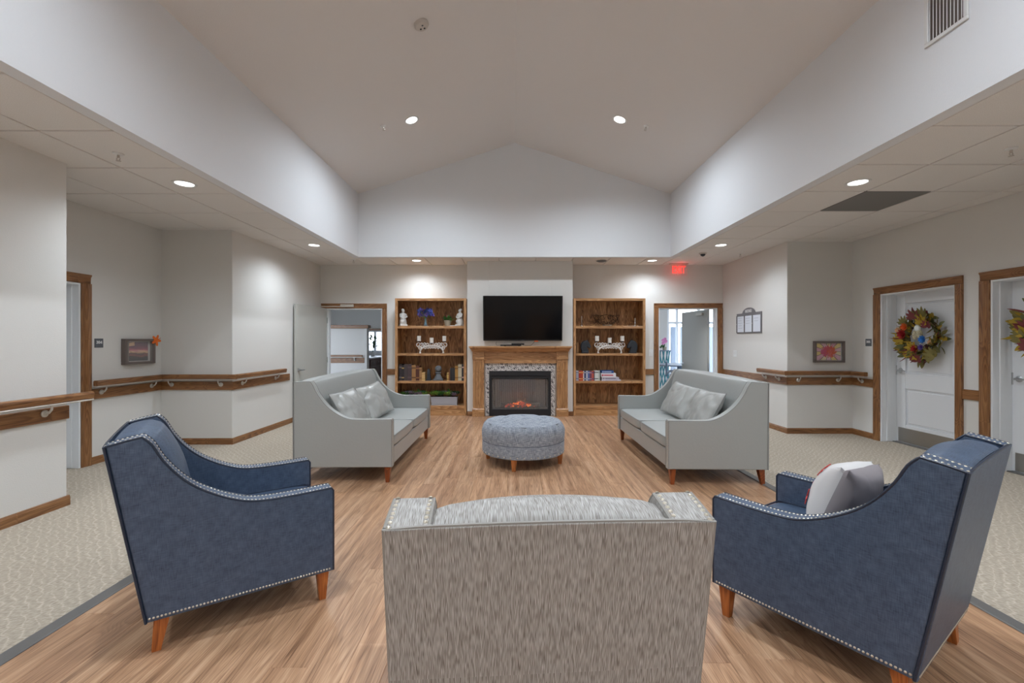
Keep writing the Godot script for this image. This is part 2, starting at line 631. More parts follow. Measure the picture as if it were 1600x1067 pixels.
	mat("gold", rgb(196, 160, 88), 0.4, null, Vector2.ONE, {"metal": 0.6})
	# wreath
	mat("w_olive", rgb(124, 114, 62), 0.7); mat("w_yellow", rgb(178, 148, 44), 0.7); mat("w_red", rgb(168, 30, 36), 0.7)
	mat("w_maroon", rgb(124, 56, 58), 0.7); mat("w_orange", rgb(226, 98, 36), 0.7); mat("w_blue", rgb(56, 132, 206), 0.6)
	mat("w_cream", rgb(224, 216, 186), 0.7); mat("w_brown", rgb(92, 62, 46), 0.8); mat("w_green", rgb(104, 106, 64), 0.7)
	mat("w_white", rgb(236, 240, 236), 0.6); mat("w_violet", rgb(96, 72, 150), 0.6); mat("w_peach", rgb(222, 180, 140), 0.7)
	mat("orange_leaf", rgb(236, 116, 34), 0.7)
	mat("pillow_white", rgb(218, 214, 212), 0.85, null, Vector2.ONE, {"rim": 0.2})
	mat("pillow_mauve", rgb(146, 138, 140), 0.85)
	mat("stitch_red", rgb(186, 66, 62), 0.8)
	# rooms beyond the doors
	mat("cabinet_dark", rgb(92, 66, 58), 0.5)
	mat("counter", rgb(214, 218, 224), 0.35)
	mat("sheer", rgb(236, 240, 246, 1.0), 0.9, null, Vector2.ONE, {"backlight": rgb(230, 235, 240)})
	mat("teal", rgb(70, 140, 150), 0.6)
	mat("table_grey", rgb(150, 160, 172), 0.4)
	mat("chair_blue", rgb(120, 140, 160), 0.6)
	mat("far_floor", rgb(172, 168, 166), 0.4)
	mat("ground", rgb(150, 156, 150), 0.9)

# ---------------------------------------------------------------- camera, sky, light
func setup() -> void:
	var cam := Camera3D.new()
	cam.name = "camera"
	cam.position = Vector3(0, 1.3, 0)
	cam.fov = rad_to_deg(2.0 * atan(533.5 / 687.0))
	cam.near = 0.05
	cam.far = 100.0
	add_child(cam)
	cam.current = true
	var env := Environment.new()
	env.background_mode = Environment.BG_SKY
	var sky := Sky.new()
	var sm := ProceduralSkyMaterial.new()
	sm.sky_top_color = rgb(206, 220, 240)
	sm.sky_horizon_color = rgb(230, 238, 249)
	sm.ground_horizon_color = rgb(190, 200, 212)
	sm.ground_bottom_color = rgb(150, 158, 165)
	sm.energy_multiplier = 7.5
	sky.sky_material = sm
	env.sky = sky
	env.tonemap_mode = Environment.TONE_MAPPER_LINEAR
	env.tonemap_exposure = 0.93
	env.sdfgi_enabled = true
	env.ssao_enabled = true
	env.ssil_enabled = true
	var we := WorldEnvironment.new()
	we.name = "environment"
	we.environment = env
	add_child(we)

# a recessed downlight: trim ring, glowing lens, and the light just below it
func downlight(at: Vector3, energy: float, tilt: float, label: String, group: String) -> void:
	var n := thing("downlight", label, "light", at, 0.0, group)
	n.rotation.z = tilt
	part(n, "trim_ring", MB.new().lathe([Vector2(0.072, 0.012), Vector2(0.072, -0.002), Vector2(0.078, -0.006), Vector2(0.094, -0.004), Vector2(0.096, 0.0), Vector2(0.096, 0.012)], 32).mesh(), M.plastic_white)
	part(n, "lamp_lens", MB.new().lathe([Vector2(0.001, -0.001), Vector2(0.071, -0.001), Vector2(0.071, 0.01), Vector2(0.001, 0.01)], 32).mesh(), M.lamp)
	var l := SpotLight3D.new()
	l.name = "lamp_light"
	l.position = Vector3(0, -0.012, 0)
	l.rotation = Vector3(-PI / 2, 0, 0)
	l.light_energy = energy
	l.light_color = rgb(232, 244, 255)
	l.light_size = 0.07
	l.spot_angle = 78.5
	l.spot_angle_attenuation = 0.85
	l.spot_range = 20.0
	l.spot_attenuation = 2.0
	l.shadow_enabled = true
	n.add_child(l)
	l.global_rotation = Vector3(-PI / 2, 0, 0)

func vault_y(x: float) -> float:
	return RIDGE - absf(x - 0.04) * (RIDGE - EAVE) / 2.6

func lights() -> void:
	var es := 2.45
	for p in [[-2.92, -3.92, "in the tile ceiling before the alcove of room 304"], [-2.89, -6.42, "in the tile ceiling by the open grey door"], [-2.90, -1.42, "in the tile ceiling beside the near handrail"], [-2.90, 1.08, "added out of view over the near hall, second from the rear wall"], [-2.90, 3.3, "added out of view over the near hall, next to the rear wall"], [3.06, -3.89, "next to the dark grey ceiling tile"], [3.05, -6.42, "in the tile ceiling near the menu board"], [3.05, -1.39, "in the tile ceiling on the air grille side"], [3.05, 1.11, "added out of view, air grille side, second from the rear wall"], [3.05, 3.3, "added out of view, air grille side, next to the rear wall"]]:  # lamps behind the camera, towards the rear wall, are added for more light
		downlight(Vector3(p[0], CEIL, p[1]), es, 0, "round recessed downlight " + p[2], "soffit downlights")
	downlight(Vector3(-1.657, CEIL, -7.64), 1.7, 0, "round recessed downlight above the bookcase with the flower vase", "soffit downlights")
	downlight(Vector3(2.435, CEIL, -7.64), 1.7, 0, "round recessed downlight beside the exit sign", "soffit downlights")
	var ev := 6.8
	var a := atan((RIDGE - EAVE) / 2.6)
	for p in [[-1.30, -5.70, "over the sofa beside the open grey door"], [1.39, -5.68, "over the sofa below the menu board"], [-1.30, -1.6, "over the empty navy armchair"], [1.39, -1.6, "over the navy armchair with the pillow"], [-1.30, 2.5, "added out of view near the rear wall, handrail side"], [1.39, 2.5, "added out of view near the rear wall, air grille side"]]:  # pair near the rear wall is added, unseen, to light the linen chair's back
		downlight(Vector3(p[0], vault_y(p[0]), p[1]), ev, a if p[0] < 0 else -a, "recessed downlight in the sloped vault " + p[2], "vault downlights")

# ---------------------------------------------------------------- shell
func shell() -> void:
	# floors
	var fl := struct_node("floor", "light brown oak plank floor of the lounge", "floor")
	part(fl, "floor_slab", MB.new().bb(-5.2, 5.4, -0.3, -0.012, -8.3, REAR + 0.2).mesh(-1, 0), M.slab)
	var x0 := -2.05
	var cols := 28
	var pw := (2.275 - x0) / cols
	var variants := []
	var plen := 1.5
	for k in 8:
		variants.append(MB.new().box(Vector3.ZERO, Vector3(pw - 0.0006, 0.01, plen - 0.0006), 0.0012).mesh(2, 0, Vector2(rng.randf() * 0.6, rng.randf() * 1.9)))
	var pm := [M.plank_a, M.plank_b, M.plank_c, M.plank_d]
	for c in cols:
		var z := ZB - plen * fmod(c * 0.377 + 0.13 * (c % 3), 1.0)
		while z < REAR:
			var a := maxf(z, ZB)
			var b := minf(z + plen, REAR)
			if b - a > 0.05:
				var me: Mesh = variants[rng.randi() % 8]
				if b - a < plen - 0.001:
					me = MB.new().box(Vector3.ZERO, Vector3(pw - 0.0006, 0.01, b - a - 0.0006), 0.0012).mesh(2, 0, Vector2(rng.randf(), rng.randf()))
				part(fl, "plank", me, pm[rng.randi() % 4], Transform3D(Basis(), Vector3(x0 + pw * (c + 0.5), -0.005, (a + b) / 2)))
			z += plen
	struct("floor_carpet_west", MB.new().bb(WLA - 0.2, -2.12, -0.012, 0.002, ZB, REAR).mesh(2, 0, Vector2.ZERO, PI / 4), M.carpet, "beige carpet with pale wavering lines beside the handrail wall", "carpet")
	struct("floor_carpet_east", MB.new().bb(2.345, WRA + 0.25, -0.012, 0.002, ZB, REAR).mesh(2, 0, Vector2.ZERO, -PI / 4), M.carpet, "beige carpet with pale wavering lines in front of the wreath doors", "carpet")
	struct("trim_1", MB.new().extrude(pv([-2.122, -0.012, -2.048, -0.012, -2.048, 0.002, -2.056, 0.006, -2.114, 0.006, -2.122, 0.004]), ZB, REAR).mesh(2, 20), M.strip, "dark grey transition strip between planks and handrail-side carpet", "trim")
	struct("trim_2", MB.new().extrude(pv([2.273, -0.012, 2.347, -0.012, 2.347, 0.004, 2.339, 0.006, 2.281, 0.006, 2.273, 0.002]), ZB, REAR).mesh(2, 20), M.strip, "dark grey transition strip between planks and door-side carpet", "trim")
	# walls
	var H := 2.80
	struct("wall_left_near", MB.new().bb(WLA - 0.2, WL, 0, H, -3.487, REAR, 0.004).mesh(-1, 0), M.wall, "grey beige wall end with handrail at the hall corner")
	struct("wall_left_alcove", MB.new().bb(WLA - 0.2, WLA, 0, H, -5.56, -4.515).bb(WLA - 0.2, WLA, 1.90, H, -4.515, -3.60).bb(WLA - 0.2, WLA, 0, H, -3.60, -3.48).mesh(-1, 0), M.wall, "grey beige alcove wall with room sign 304")
	struct("wall_left", MB.new().bb(WLA - 0.2, WL, 0, H, ZB - 0.15, -5.55, 0.004).mesh(-1, 0), M.wall, "grey beige projecting wall behind the open grey door")
	var bw := MB.new()
	bw.bb(-5.0, -3.42, 0, H, ZB - 0.15, ZB).bb(-3.42, -2.39, 1.91, H, ZB - 0.15, ZB).bb(-2.39, 2.70, 0, H, ZB - 0.15, ZB).bb(2.70, 3.785, 1.915, H, ZB - 0.15, ZB).bb(3.785, 5.2, 0, H, ZB - 0.15, ZB)
	struct("wall_back", bw.mesh(-1, 0), M.wall, "grey beige back wall behind bookcases, with two doorways")
	struct("wall_chimney", MB.new().bb(-0.785, -0.40, 0, H, ZB, ZC, 0.003).bb(0.68, 1.065, 0, H, ZB, ZC, 0.003).bb(-0.40, 0.68, 0.785, H, ZB, ZC, 0.003).mesh(-1, 0), M.wall, "chimney breast that carries the fireplace and the television")
	struct("wall_right", MB.new().bb(WR, WRA + 0.25, 0, H, ZB - 0.15, -6.2, 0.004).mesh(-1, 0), M.wall, "grey beige projecting wall with the menu board and flower picture")
	struct("wall_right_alcove", MB.new().bb(WRA, WRA + 0.2, 0, H, -6.21, -5.73).bb(WRA, WRA + 0.2, 1.915, H, -5.73, -4.76).bb(WRA, WRA + 0.2, 0, H, -4.76, -4.41).bb(WRA, WRA + 0.2, 1.915, H, -4.41, -3.44).bb(WRA, WRA + 0.2, 0, H, -3.44, -2.39).mesh(-1, 0), M.wall, "grey beige wall with two white doors")
	struct("wall_right_near", MB.new().bb(WR, WRA + 0.25, 0, H, -2.4, REAR, 0.004).mesh(-1, 0), M.wall, "grey beige projecting wall on the door side near the lounge's end")
	struct("wall_rear", MB.new().bb(-5.0, 5.2, 0, 5.0, REAR, REAR + 0.15).mesh(-1, 0), M.wall, "grey beige wall closing the lounge opposite the fireplace")
	struct("wall_bulkhead_left", MB.new().bb(BL - 0.10, BL, CEIL, EAVE + 0.06, ZBK - 0.1, REAR).mesh(-1, 0), M.bulkhead, "white bulkhead over the handrail-side hall")
	struct("wall_bulkhead_right", MB.new().bb(BR, BR + 0.10, CEIL, EAVE + 0.06, ZBK - 0.1, REAR).mesh(-1, 0), M.bulkhead, "white bulkhead with an air grille")
	struct("wall_bulkhead_back", MB.new().extrude(pv([BL - 0.05, CEIL, BR + 0.05, CEIL, BR + 0.05, EAVE + 0.02, 0.04, RIDGE + 0.04, BL - 0.05, EAVE + 0.02]), ZBK - 0.1, ZBK).mesh(-1, 0), M.bulkhead, "white gable bulkhead above the fireplace wall")
	var vt := 0.12
	struct("ceiling_vault", MB.new().extrude(pv([BL - 0.12, EAVE - 0.039, 0.04, RIDGE, BR + 0.12, EAVE - 0.039, BR + 0.12, EAVE + vt, 0.04, RIDGE + vt, BL - 0.12, EAVE + vt]), ZBK - 0.12, REAR + 0.1).mesh(-1, 10), M.vault, "grey vaulted ceiling with a central ridge", "ceiling")
	# tile ceiling
	var ce := struct_node("ceiling", "lay-in tile ceiling round the vault", "ceiling")
	part(ce, "ceiling_deck", MB.new().bb(WLA - 0.2, BL - 0.09, CEIL + 0.03, CEIL + 0.15, ZB - 0.15, REAR + 0.1).bb(BR + 0.09, WRA + 0.25, CEIL + 0.03, CEIL + 0.15, ZB - 0.15, REAR + 0.1).bb(BL - 0.09, BR + 0.09, CEIL + 0.03, CEIL + 0.15, ZB - 0.15, ZBK - 0.09).mesh(-1, 0), M.ceiling_grid)
	part(ce, "grid_bars", MB.new().bb(WLA - 0.01, BL - 0.1, CEIL + 0.017, CEIL + 0.03, ZB, REAR).bb(BR + 0.1, WRA + 0.01, CEIL + 0.017, CEIL + 0.03, ZB, REAR).bb(BL - 0.1, BR + 0.1, CEIL + 0.017, CEIL + 0.03, ZB, ZBK - 0.1).mesh(-1, 0), M.ceiling_grid)
	var meshes := {}
	for sp in [[[BL - 0.1, -3.17, -3.80, -4.43], -2.938, WL, WLA, -3.487, -5.55], [[BR + 0.1, 3.32, 3.95, 4.58, 4.80], -2.872, WR, WRA, -2.4, -6.2]]:
		var xs: Array = sp[0]
		for k in range(-12, 10):
			var za: float = sp[1] - 0.628 * k
			var zb: float = za - 0.628
			for c in xs.size() - 1:
				var a: float = xs[c]
				var b: float = xs[c + 1]
				# a tile is laid where any of it shows; what runs on stays inside the wall
				var in_alcove: bool = minf(za, sp[4]) - maxf(zb, sp[5]) > 0.02
				if za > REAR + 0.5 or zb < ZB - 0.6 or (not in_alcove and absf(a) >= absf(sp[2]) - 0.02):
					continue
				tile(ce, meshes, a, b, minf(za, REAR + 0.1), maxf(zb, ZB - 0.1), M.grey_tile if a == 3.32 and k == 2 else M.ceiling_tile)
	var xb := [BL - 0.1, -2.104, -1.476, -0.848, -0.22, 0.408, 1.036, 1.664, 2.292, BR + 0.1]
	for i in xb.size() - 1:
		tile(ce, meshes, xb[i], xb[i + 1], ZBK - 0.1, -8.0, M.ceiling_tile)
		tile(ce, meshes, xb[i], xb[i + 1], -8.0, ZB, M.ceiling_tile)
	# baseboards
	base_board("baseboard_left_near", [Vector2(WL, REAR), Vector2(WL, -3.487), Vector2(WL - 0.1, -3.487)], "oak baseboard under the near hall wall")
	base_board("baseboard_left", [Vector2(WLA, -4.61), Vector2(WLA, -5.55), Vector2(WL, -5.55), Vector2(WL, ZB)], "oak baseboard round the projecting wall beside the open grey door")
	base_board("baseboard_back_left", [Vector2(-2.295, ZB), Vector2(-2.06, ZB)], "short oak baseboard between doorway and the flower bookcase")
	base_board("baseboard_back_right", [Vector2(2.345, ZB), Vector2(2.60, ZB)], "short oak baseboard between doorway and the game bookcase")
	base_board("baseboard_chimney_left", [Vector2(-0.785, ZC), Vector2(-0.68, ZC)], "short oak baseboard on the chimney breast, flower bookcase side")
	base_board("baseboard_chimney_right", [Vector2(0.98, ZC), Vector2(1.065, ZC)], "short oak baseboard on the chimney breast, game bookcase side")
	base_board("baseboard_right", [Vector2(WR, ZB), Vector2(WR, -6.2), Vector2(WRA, -6.2), Vector2(WRA, -5.83)], "oak baseboard round the projecting wall under the flower picture")
	base_board("baseboard_right_mid", [Vector2(WRA, -4.67), Vector2(WRA, -4.50)], "short oak baseboard between the two wreath doors")
	base_board("baseboard_right_end", [Vector2(WRA, -3.35), Vector2(WRA, -2.4), Vector2(WR, -2.4), Vector2(WR, REAR)], "oak baseboard beyond the second wreath door")
	# flat boards at handrail height
	rail_board("trim_3", [Vector2(WL, REAR), Vector2(WL, -3.487)], "oak wall board behind the near handrail")
	rail_board("trim_4", [Vector2(WLA, -4.61), Vector2(WLA, -5.55), Vector2(WL, -5.55), Vector2(WL, -6.95)], "oak wall board behind the alcove handrail near room 304")
	rail_board("trim_5", [Vector2(-2.295, ZB), Vector2(-2.06, ZB)], "short oak board beside the flower bookcase")
	rail_board("trim_6", [Vector2(2.345, ZB), Vector2(2.605, ZB)], "short oak board under the light switch")
	rail_board("trim_7", [Vector2(WR, ZB), Vector2(WR, -6.2), Vector2(WRA, -6.2), Vector2(WRA, -5.83)], "oak wall board behind the handrail below the flower picture")
	rail_board("trim_8", [Vector2(WRA, -4.67), Vector2(WRA, -4.50)], "short oak board between the two white doors")

func tile(parent: Node3D, meshes: Dictionary, a: float, b: float, z0: float, z1: float, m: Material) -> void:
	var g := 0.015
	var w := absf(b - a) - g
	var d := absf(z1 - z0) - g
	var key := Vector2i(roundi(w * 1000), roundi(d * 1000))
	if not meshes.has(key):
		meshes[key] = MB.new().box(Vector3.ZERO, Vector3(w, 0.019, d), 0.003).mesh(-1, 0)
	part(parent, "ceiling_tile", meshes[key], m, Transform3D(Basis(), Vector3((a + b) / 2, CEIL + 0.0095, (z0 + z1) / 2)))

func base_board(called: String, path: Array, label: String) -> void:
	board_run(called, path, pv([0, 0.0, 0.014, 0.0, 0.014, 0.062, 0.010, 0.070, 0.010, 0.074, 0.006, 0.080, 0, 0.080]), label, "baseboard", "board")

func rail_board(called: String, path: Array, label: String) -> void:
	board_run(called, path, pv([0, 0.690, 0.016, 0.690, 0.019, 0.693, 0.019, 0.792, 0.016, 0.795, 0, 0.795]), label, "trim", "board")

func board_run(called: String, path: Array, prof: PackedVector2Array, label: String, category: String, piece: String) -> void:
	var n := struct_node(called, label, category)
	for i in path.size() - 1:
		var mb := MB.new()
		# keep the neighbours in the path so that corners meet, but build one length only
		run_one(path, i, prof, mb)
		var d: Vector2 = path[i + 1] - path[i]
		part(n, piece, mb.mesh(0 if absf(d.x) > absf(d.y) else 2, 20, Vector2(rng.randf(), rng.randf())), M.oak_trim)

func run_one(path: Array, i: int, prof: PackedVector2Array, mb: MB) -> void:
	var a: Vector2 = path[i]
	var b: Vector2 = path[i + 1]
	var d := (b - a).normalized()
	var n := Vector2(-d.y, d.x)
	if n.dot(Vector2(0.02, -4.0) - (a + b) / 2) < 0:
		n = -n
	var t := 0.0
	var t0 := 1.0
	for p in prof:
		t = maxf(t, p.x)
		t0 = minf(t0, p.x)
	# butt joints: at an outside corner this length runs past and the next starts at its inner face; at an inside corner it stops short
	var e0 := 0.0
	var e1 := 0.0
	if i > 0:
		e0 = t0 if n.dot((a - path[i - 1]).normalized()) > 0 else -t0
	if i < path.size() - 2:
		e1 = t if n.dot((path[i + 2] - b).normalized()) < 0 else -t
	var o := a - d * e0
	mb.extrude(prof, 0.0, (b - a).length() + e0 + e1, axes(Vector3(n.x, 0, n.y), Vector3.UP, Vector3(d.x, 0, d.y), Vector3(o.x, 0, o.y)))

# ---------------------------------------------------------------- doors
# u: along the wall, n: out of the wall towards the viewer
func casing(parent: Node3D, o: Vector3, u: Vector3, n: Vector3, w: float, h: float, cw := 0.088, left := true, right := true) -> void:
	var prof := pv([0, 0, cw, 0, cw, 0.026, cw - 0.012, 0.028, cw - 0.022, 0.021, cw - 0.03, 0.017, 0.02, 0.014, 0.012, 0.017, 0.004, 0.014, 0, 0.008])
	var g := 0 if absf(u.x) > 0.5 else 2
	if left:
		part(parent, "casing_board", MB.new().extrude(prof, 0, h, axes(-u, n, Vector3.UP, o)).mesh(1, 20, Vector2(rng.randf(), rng.randf())), M.oak_trim)
	if right:
		part(parent, "casing_board", MB.new().extrude(prof, 0, h, axes(u, n, Vector3.UP, o + u * w)).mesh(1, 20, Vector2(rng.randf(), rng.randf())), M.oak_trim)
	var a := cw if left else 0.0
	var b := cw if right else 0.0
	part(parent, "casing_board", MB.new().extrude(prof, 0, w + a + b, axes(Vector3.UP, n, u, o + Vector3.UP * h - u * a)).mesh(g, 20, Vector2(rng.randf(), rng.randf())), M.oak_trim)

func jamb(parent: Node3D, o: Vector3, u: Vector3, n: Vector3, w: float, h: float, depth: float, m: Material) -> void:
	var t := 0.018
	for s in [0, 1]:
		var c := o + u * (t / 2 if s == 0 else w - t / 2) - n * depth / 2 + Vector3.UP * h / 2
		part(parent, "jamb", MB.new().box(c, (u.abs() * t + n.abs() * depth + Vector3.UP * h), 0.002).mesh(1, 0), m)
		var q := o + u * (t + 0.006 if s == 0 else w - t - 0.006) - n * (depth * 0.45) + Vector3.UP * h / 2
		part(parent, "door_stop", MB.new().box(q, (u.abs() * 0.012 + n.abs() * 0.05 + Vector3.UP * (h - t)), 0.002).mesh(1, 0), m)
	part(parent, "jamb_head", MB.new().box(o + u * w / 2 - n * depth / 2 + Vector3.UP * (h - t / 2), (u.abs() * (w - 2 * t) + n.abs() * depth + Vector3.UP * t), 0.002).mesh(1, 0), m)

# lever handle; local x along the lever, z out of the door
func lever(parent: Node3D, x: Transform3D) -> void:
	var mb := MB.new()
	mb.lathe([Vector2(0.001, 0.0), Vector2(0.031, 0.0), Vector2(0.031, 0.006), Vector2(0.024, 0.012), Vector2(0.012, 0.014), Vector2(0.011, 0.05), Vector2(0.001, 0.052)], 18, Transform3D(Basis(Vector3.RIGHT, PI / 2), Vector3.ZERO))
	mb.tube([Vector3(0, 0, 0.045), Vector3(0.03, 0, 0.05), Vector3(0.08, 0.002, 0.052), Vector3(0.115, -0.004, 0.047)], [0.011, 0.010, 0.009, 0.007], 10)
	part(parent, "lever_handle", mb.mesh(), M.steel, x, "brushed steel lever handle")

func doors() -> void:
	# doorway to the serving room, door swung back against the wall
	var d1 := struct_node("door_1", "plain grey door standing open beside the bluish serving room doorway", "door")
	casing(d1, Vector3(-3.42, 0, ZB), Vector3.RIGHT, Vector3.BACK, 1.03, 1.91, 0.088)
	jamb(d1, Vector3(-3.42, 0, ZB), Vector3.RIGHT, Vector3.BACK, 1.03, 1.91, 0.15, M.white_paint)
	var ang := atan2(0.065, 1.0)
	var leaf := part(d1, "door_leaf", MB.new().box(Vector3(0, 0.955, 0.50), Vector3(0.04, 1.89, 1.0), 0.002).mesh(1, 0), M.door_grey, Transform3D(Basis(Vector3.UP, -ang), Vector3(-3.415, 0.006, ZB + 0.045)))
	lever(leaf, axes(Vector3(0, 0, -1), Vector3.UP, Vector3(1, 0, 0), Vector3(0.02, 0.83, 0.94)))
	lever(leaf, axes(Vector3(0, 0, -1), Vector3.UP, Vector3(-1, 0, 0), Vector3(-0.02, 0.83, 0.94)))
	for y in [0.25, 0.96, 1.68]:
		part(leaf, "hinge", MB.new().tube([Vector3(0.03, y - 0.05, -0.005), Vector3(0.03, y + 0.05, -0.005)], 0.008, 8).mesh(), M.steel)
	part(d1, "door_closer", MB.new().box(Vector3(-3.02, 1.955, ZB + 0.05), Vector3(0.24, 0.05, 0.05), 0.008).tube([Vector3(-2.98, 1.94, ZB + 0.06), Vector3(-3.2, 1.93, ZB + 0.2), Vector3(-3.38, 1.92, ZB + 0.32)], 0.008, 6).mesh(), M.alu, Transform3D(), "silver door closer arm")
	# doorway to the sunny room, door swung away
	var d2 := struct_node("door_2", "plain grey door swung into the sunny room, doorway below the exit sign", "door")
	casing(d2, Vector3(2.70, 0, ZB), Vector3.RIGHT, Vector3.BACK, 1.085, 1.915, 0.088)
	jamb(d2, Vector3(2.70, 0, ZB), Vector3.RIGHT, Vector3.BACK, 1.085, 1.915, 0.15, M.white_paint)
	var a2 := atan2(-0.09, 1.0)
	var leaf2 := part(d2, "door_leaf", MB.new().box(Vector3(0, 0.955, -0.52), Vector3(0.04, 1.89, 1.02), 0.002).mesh(1, 0), M.door_grey, Transform3D(Basis(Vector3.UP, -a2), Vector3(3.70, 0.006, ZB - 0.17)))
	lever(leaf2, axes(Vector3(0, 0, 1), Vector3.UP, Vector3(-1, 0, 0), Vector3(-0.02, 0.83, -0.96)))
	for y in [0.25, 0.82, 1.68]:
		part(leaf2, "hinge", MB.new().box(Vector3(-0.01, y, -0.0), Vector3(0.05, 0.11, 0.008), 0.002).tube([Vector3(-0.024, y - 0.055, 0), Vector3(-0.024, y + 0.055, 0)], 0.009, 8).mesh(), M.steel)
	part(leaf2, "door_closer", MB.new().box(Vector3(-0.045, 1.82, -0.25), Vector3(0.05, 0.05, 0.24), 0.008).mesh(), M.alu)
	# the two white doors
	var d3 := struct_node("door_3", "white panelled door 305 with a full autumn wreath and steel kickplate", "door")
	white_door(d3, -5.73, 0.97)
	var d4 := struct_node("door_4", "white panelled door next to door 305", "door")
	white_door(d4, -4.41, 0.97)
	# room 304
	var d5 := struct_node("door_5", "oak cased white door of room 304 in the alcove", "door")
	casing(d5, Vector3(WLA, 0, -4.515), Vector3(0, 0, 1), Vector3.RIGHT, 0.915, 1.90, 0.095, true, true)
	jamb(d5, Vector3(WLA, 0, -4.515), Vector3(0, 0, 1), Vector3.RIGHT, 0.915, 1.90, 0.2, M.white_paint)
	part(d5, "door_leaf", MB.new().bb(WLA - 0.25, WLA - 0.2, 0.004, 1.92, -4.53, -3.585, 0.002).mesh(1, 0), M.door_white)

func white_door(d: Node3D, z0: float, w: float) -> void:
	casing(d, Vector3(WRA, 0, z0), Vector3(0, 0, 1), Vector3.LEFT, w, 1.915, 0.088)
	jamb(d, Vector3(WRA, 0, z0), Vector3(0, 0, 1), Vector3.LEFT, w, 1.915, 0.2, M.white_paint)
	var fx := WRA + 0.2
	var z1 := z0 + w
	var leaf := part(d, "door_leaf", MB.new().bb(fx + 0.012, fx + 0.045, 0.012, 1.93, z0 - 0.02, z1 + 0.02).mesh(1, 0), M.door_white)
	# stiles and rails stand proud of the panels
	var mb := MB.new()
	var a := z0 + 0.018
	var b := z1 - 0.018
	mb.bb(fx - 0.006, fx + 0.013, 0.012, 1.90, a, a + 0.13, 0.004).bb(fx - 0.006, fx + 0.013, 0.012, 1.90, b - 0.13, b, 0.004)
	for r in [[0.012, 0.24], [0.70, 0.90], [1.78, 1.90]]:
		mb.bb(fx - 0.006, fx + 0.013, r[0], r[1], a + 0.127, b - 0.127, 0.004)
	part(leaf, "stile_and_rail", mb.mesh(1, 0), M.door_white)
	for r in [[0.24, 0.70], [0.90, 1.78]]:
		part(leaf, "door_panel", MB.new().extrude(pv([a + 0.15, r[0] + 0.02, b - 0.15, r[0] + 0.02, b - 0.15, r[1] - 0.02, a + 0.15, r[1] - 0.02]), 0, 0.016, axes(Vector3(0, 0, 1), Vector3.UP, Vector3.LEFT, Vector3(fx + 0.018, 0, 0)), 0.012, 1).mesh(1, 10), M.door_white)
	part(leaf, "kick_plate", MB.new().bb(fx - 0.009, fx - 0.006, 0.02, 0.20, a + 0.03, b - 0.03, 0.001).mesh(), M.brushed, Transform3D(), "brushed steel kickplate")
	part(d, "threshold", MB.new().bb(fx - 0.06, fx + 0.05, 0.0, 0.012, z0 + 0.018, z1 - 0.018, 0.003).mesh(), M.strip)
	lever(leaf, axes(Vector3(0, 0, 1), Vector3.UP, Vector3.LEFT, Vector3(fx - 0.006, 0.93, a + 0.065)))
	part(leaf, "strike_plate", MB.new().bb(fx - 0.012, fx + 0.0, 0.87, 0.99, a - 0.002, a + 0.012, 0.002).mesh(), M.steel)

# ---------------------------------------------------------------- handrails
func handrail(label: String, path: Array, brackets: Array) -> void:
	var n := thing("handrail", label, "handrail")
	var prof := pv([0.052, 0.835, 0.088, 0.830, 0.098, 0.838, 0.1, 0.862, 0.104, 0.872, 0.1, 0.884, 0.090, 0.890, 0.060, 0.890, 0.050, 0.882, 0.050, 0.845])
	var strip := pv([0.058, 0.822, 0.092, 0.818, 0.097, 0.826, 0.090, 0.834, 0.060, 0.836])
	for i in path.size() - 1:
		var d: Vector2 = path[i + 1] - path[i]
		var g := 0 if absf(d.x) > absf(d.y) else 2
		var mb := MB.new()
		run_one(path, i, prof, mb)
		part(n, "wooden_rail", mb.mesh(g, 25, Vector2(rng.randf(), rng.randf())), M.oak_trim)
		mb = MB.new()
		run_one(path, i, strip, mb)
		part(n, "metal_strip", mb.mesh(g, 25), M.alu, Transform3D(), "pale metal strip under the rail")
	for b in brackets:
		var p := Vector3(b[0], 0.758, b[1])
		var o := Vector3(b[2], 0, b[3])
		var bas := axes(o.cross(Vector3.UP), o, Vector3.UP.cross(o).cross(o), p)
		var mb := MB.new().lathe([Vector2(0.001, 0.018), Vector2(0.026, 0.018), Vector2(0.027, 0.026), Vector2(0.02, 0.033), Vector2(0.001, 0.034)], 16, bas)
		mb.tube([p + o * 0.03, p + o * 0.055 + Vector3(0, 0.005, 0), p + o * 0.075 + Vector3(0, 0.03, 0), p + o * 0.078 + Vector3(0, 0.064, 0)], 0.008, 8)
		part(n, "bracket", mb.mesh(), M.alu, Transform3D(), "round silver bracket")

func handrails() -> void:
	handrail("oak handrail on the near hall wall, its end overhanging the corner", [Vector2(WL, REAR), Vector2(WL, -3.61)], [[WL, -3.30, 1, 0], [WL, -2.2, 1, 0], [WL, -1.1, 1, 0]])
	handrail("oak handrail wrapping the alcove by room 304 to the open grey door", [Vector2(WLA, -4.60), Vector2(WLA, -5.55), Vector2(WL, -5.55), Vector2(WL, -6.70)], [[WLA, -4.72, 1, 0], [WLA, -5.38, 1, 0], [-4.28, -5.55, 0, 1], [-3.66, -5.55, 0, 1], [WL, -5.72, 1, 0], [WL, -6.52, 1, 0]])
	handrail("oak handrail under the flower picture, running to the white door 305", [Vector2(WR, -6.80), Vector2(WR, -6.2), Vector2(WRA, -6.2), Vector2(WRA, -5.87)], [[WR, -6.68, -1, 0], [WR, -6.35, -1, 0], [4.02, -6.2, 0, 1], [4.58, -6.2, 0, 1], [WRA, -6.0, -1, 0]])

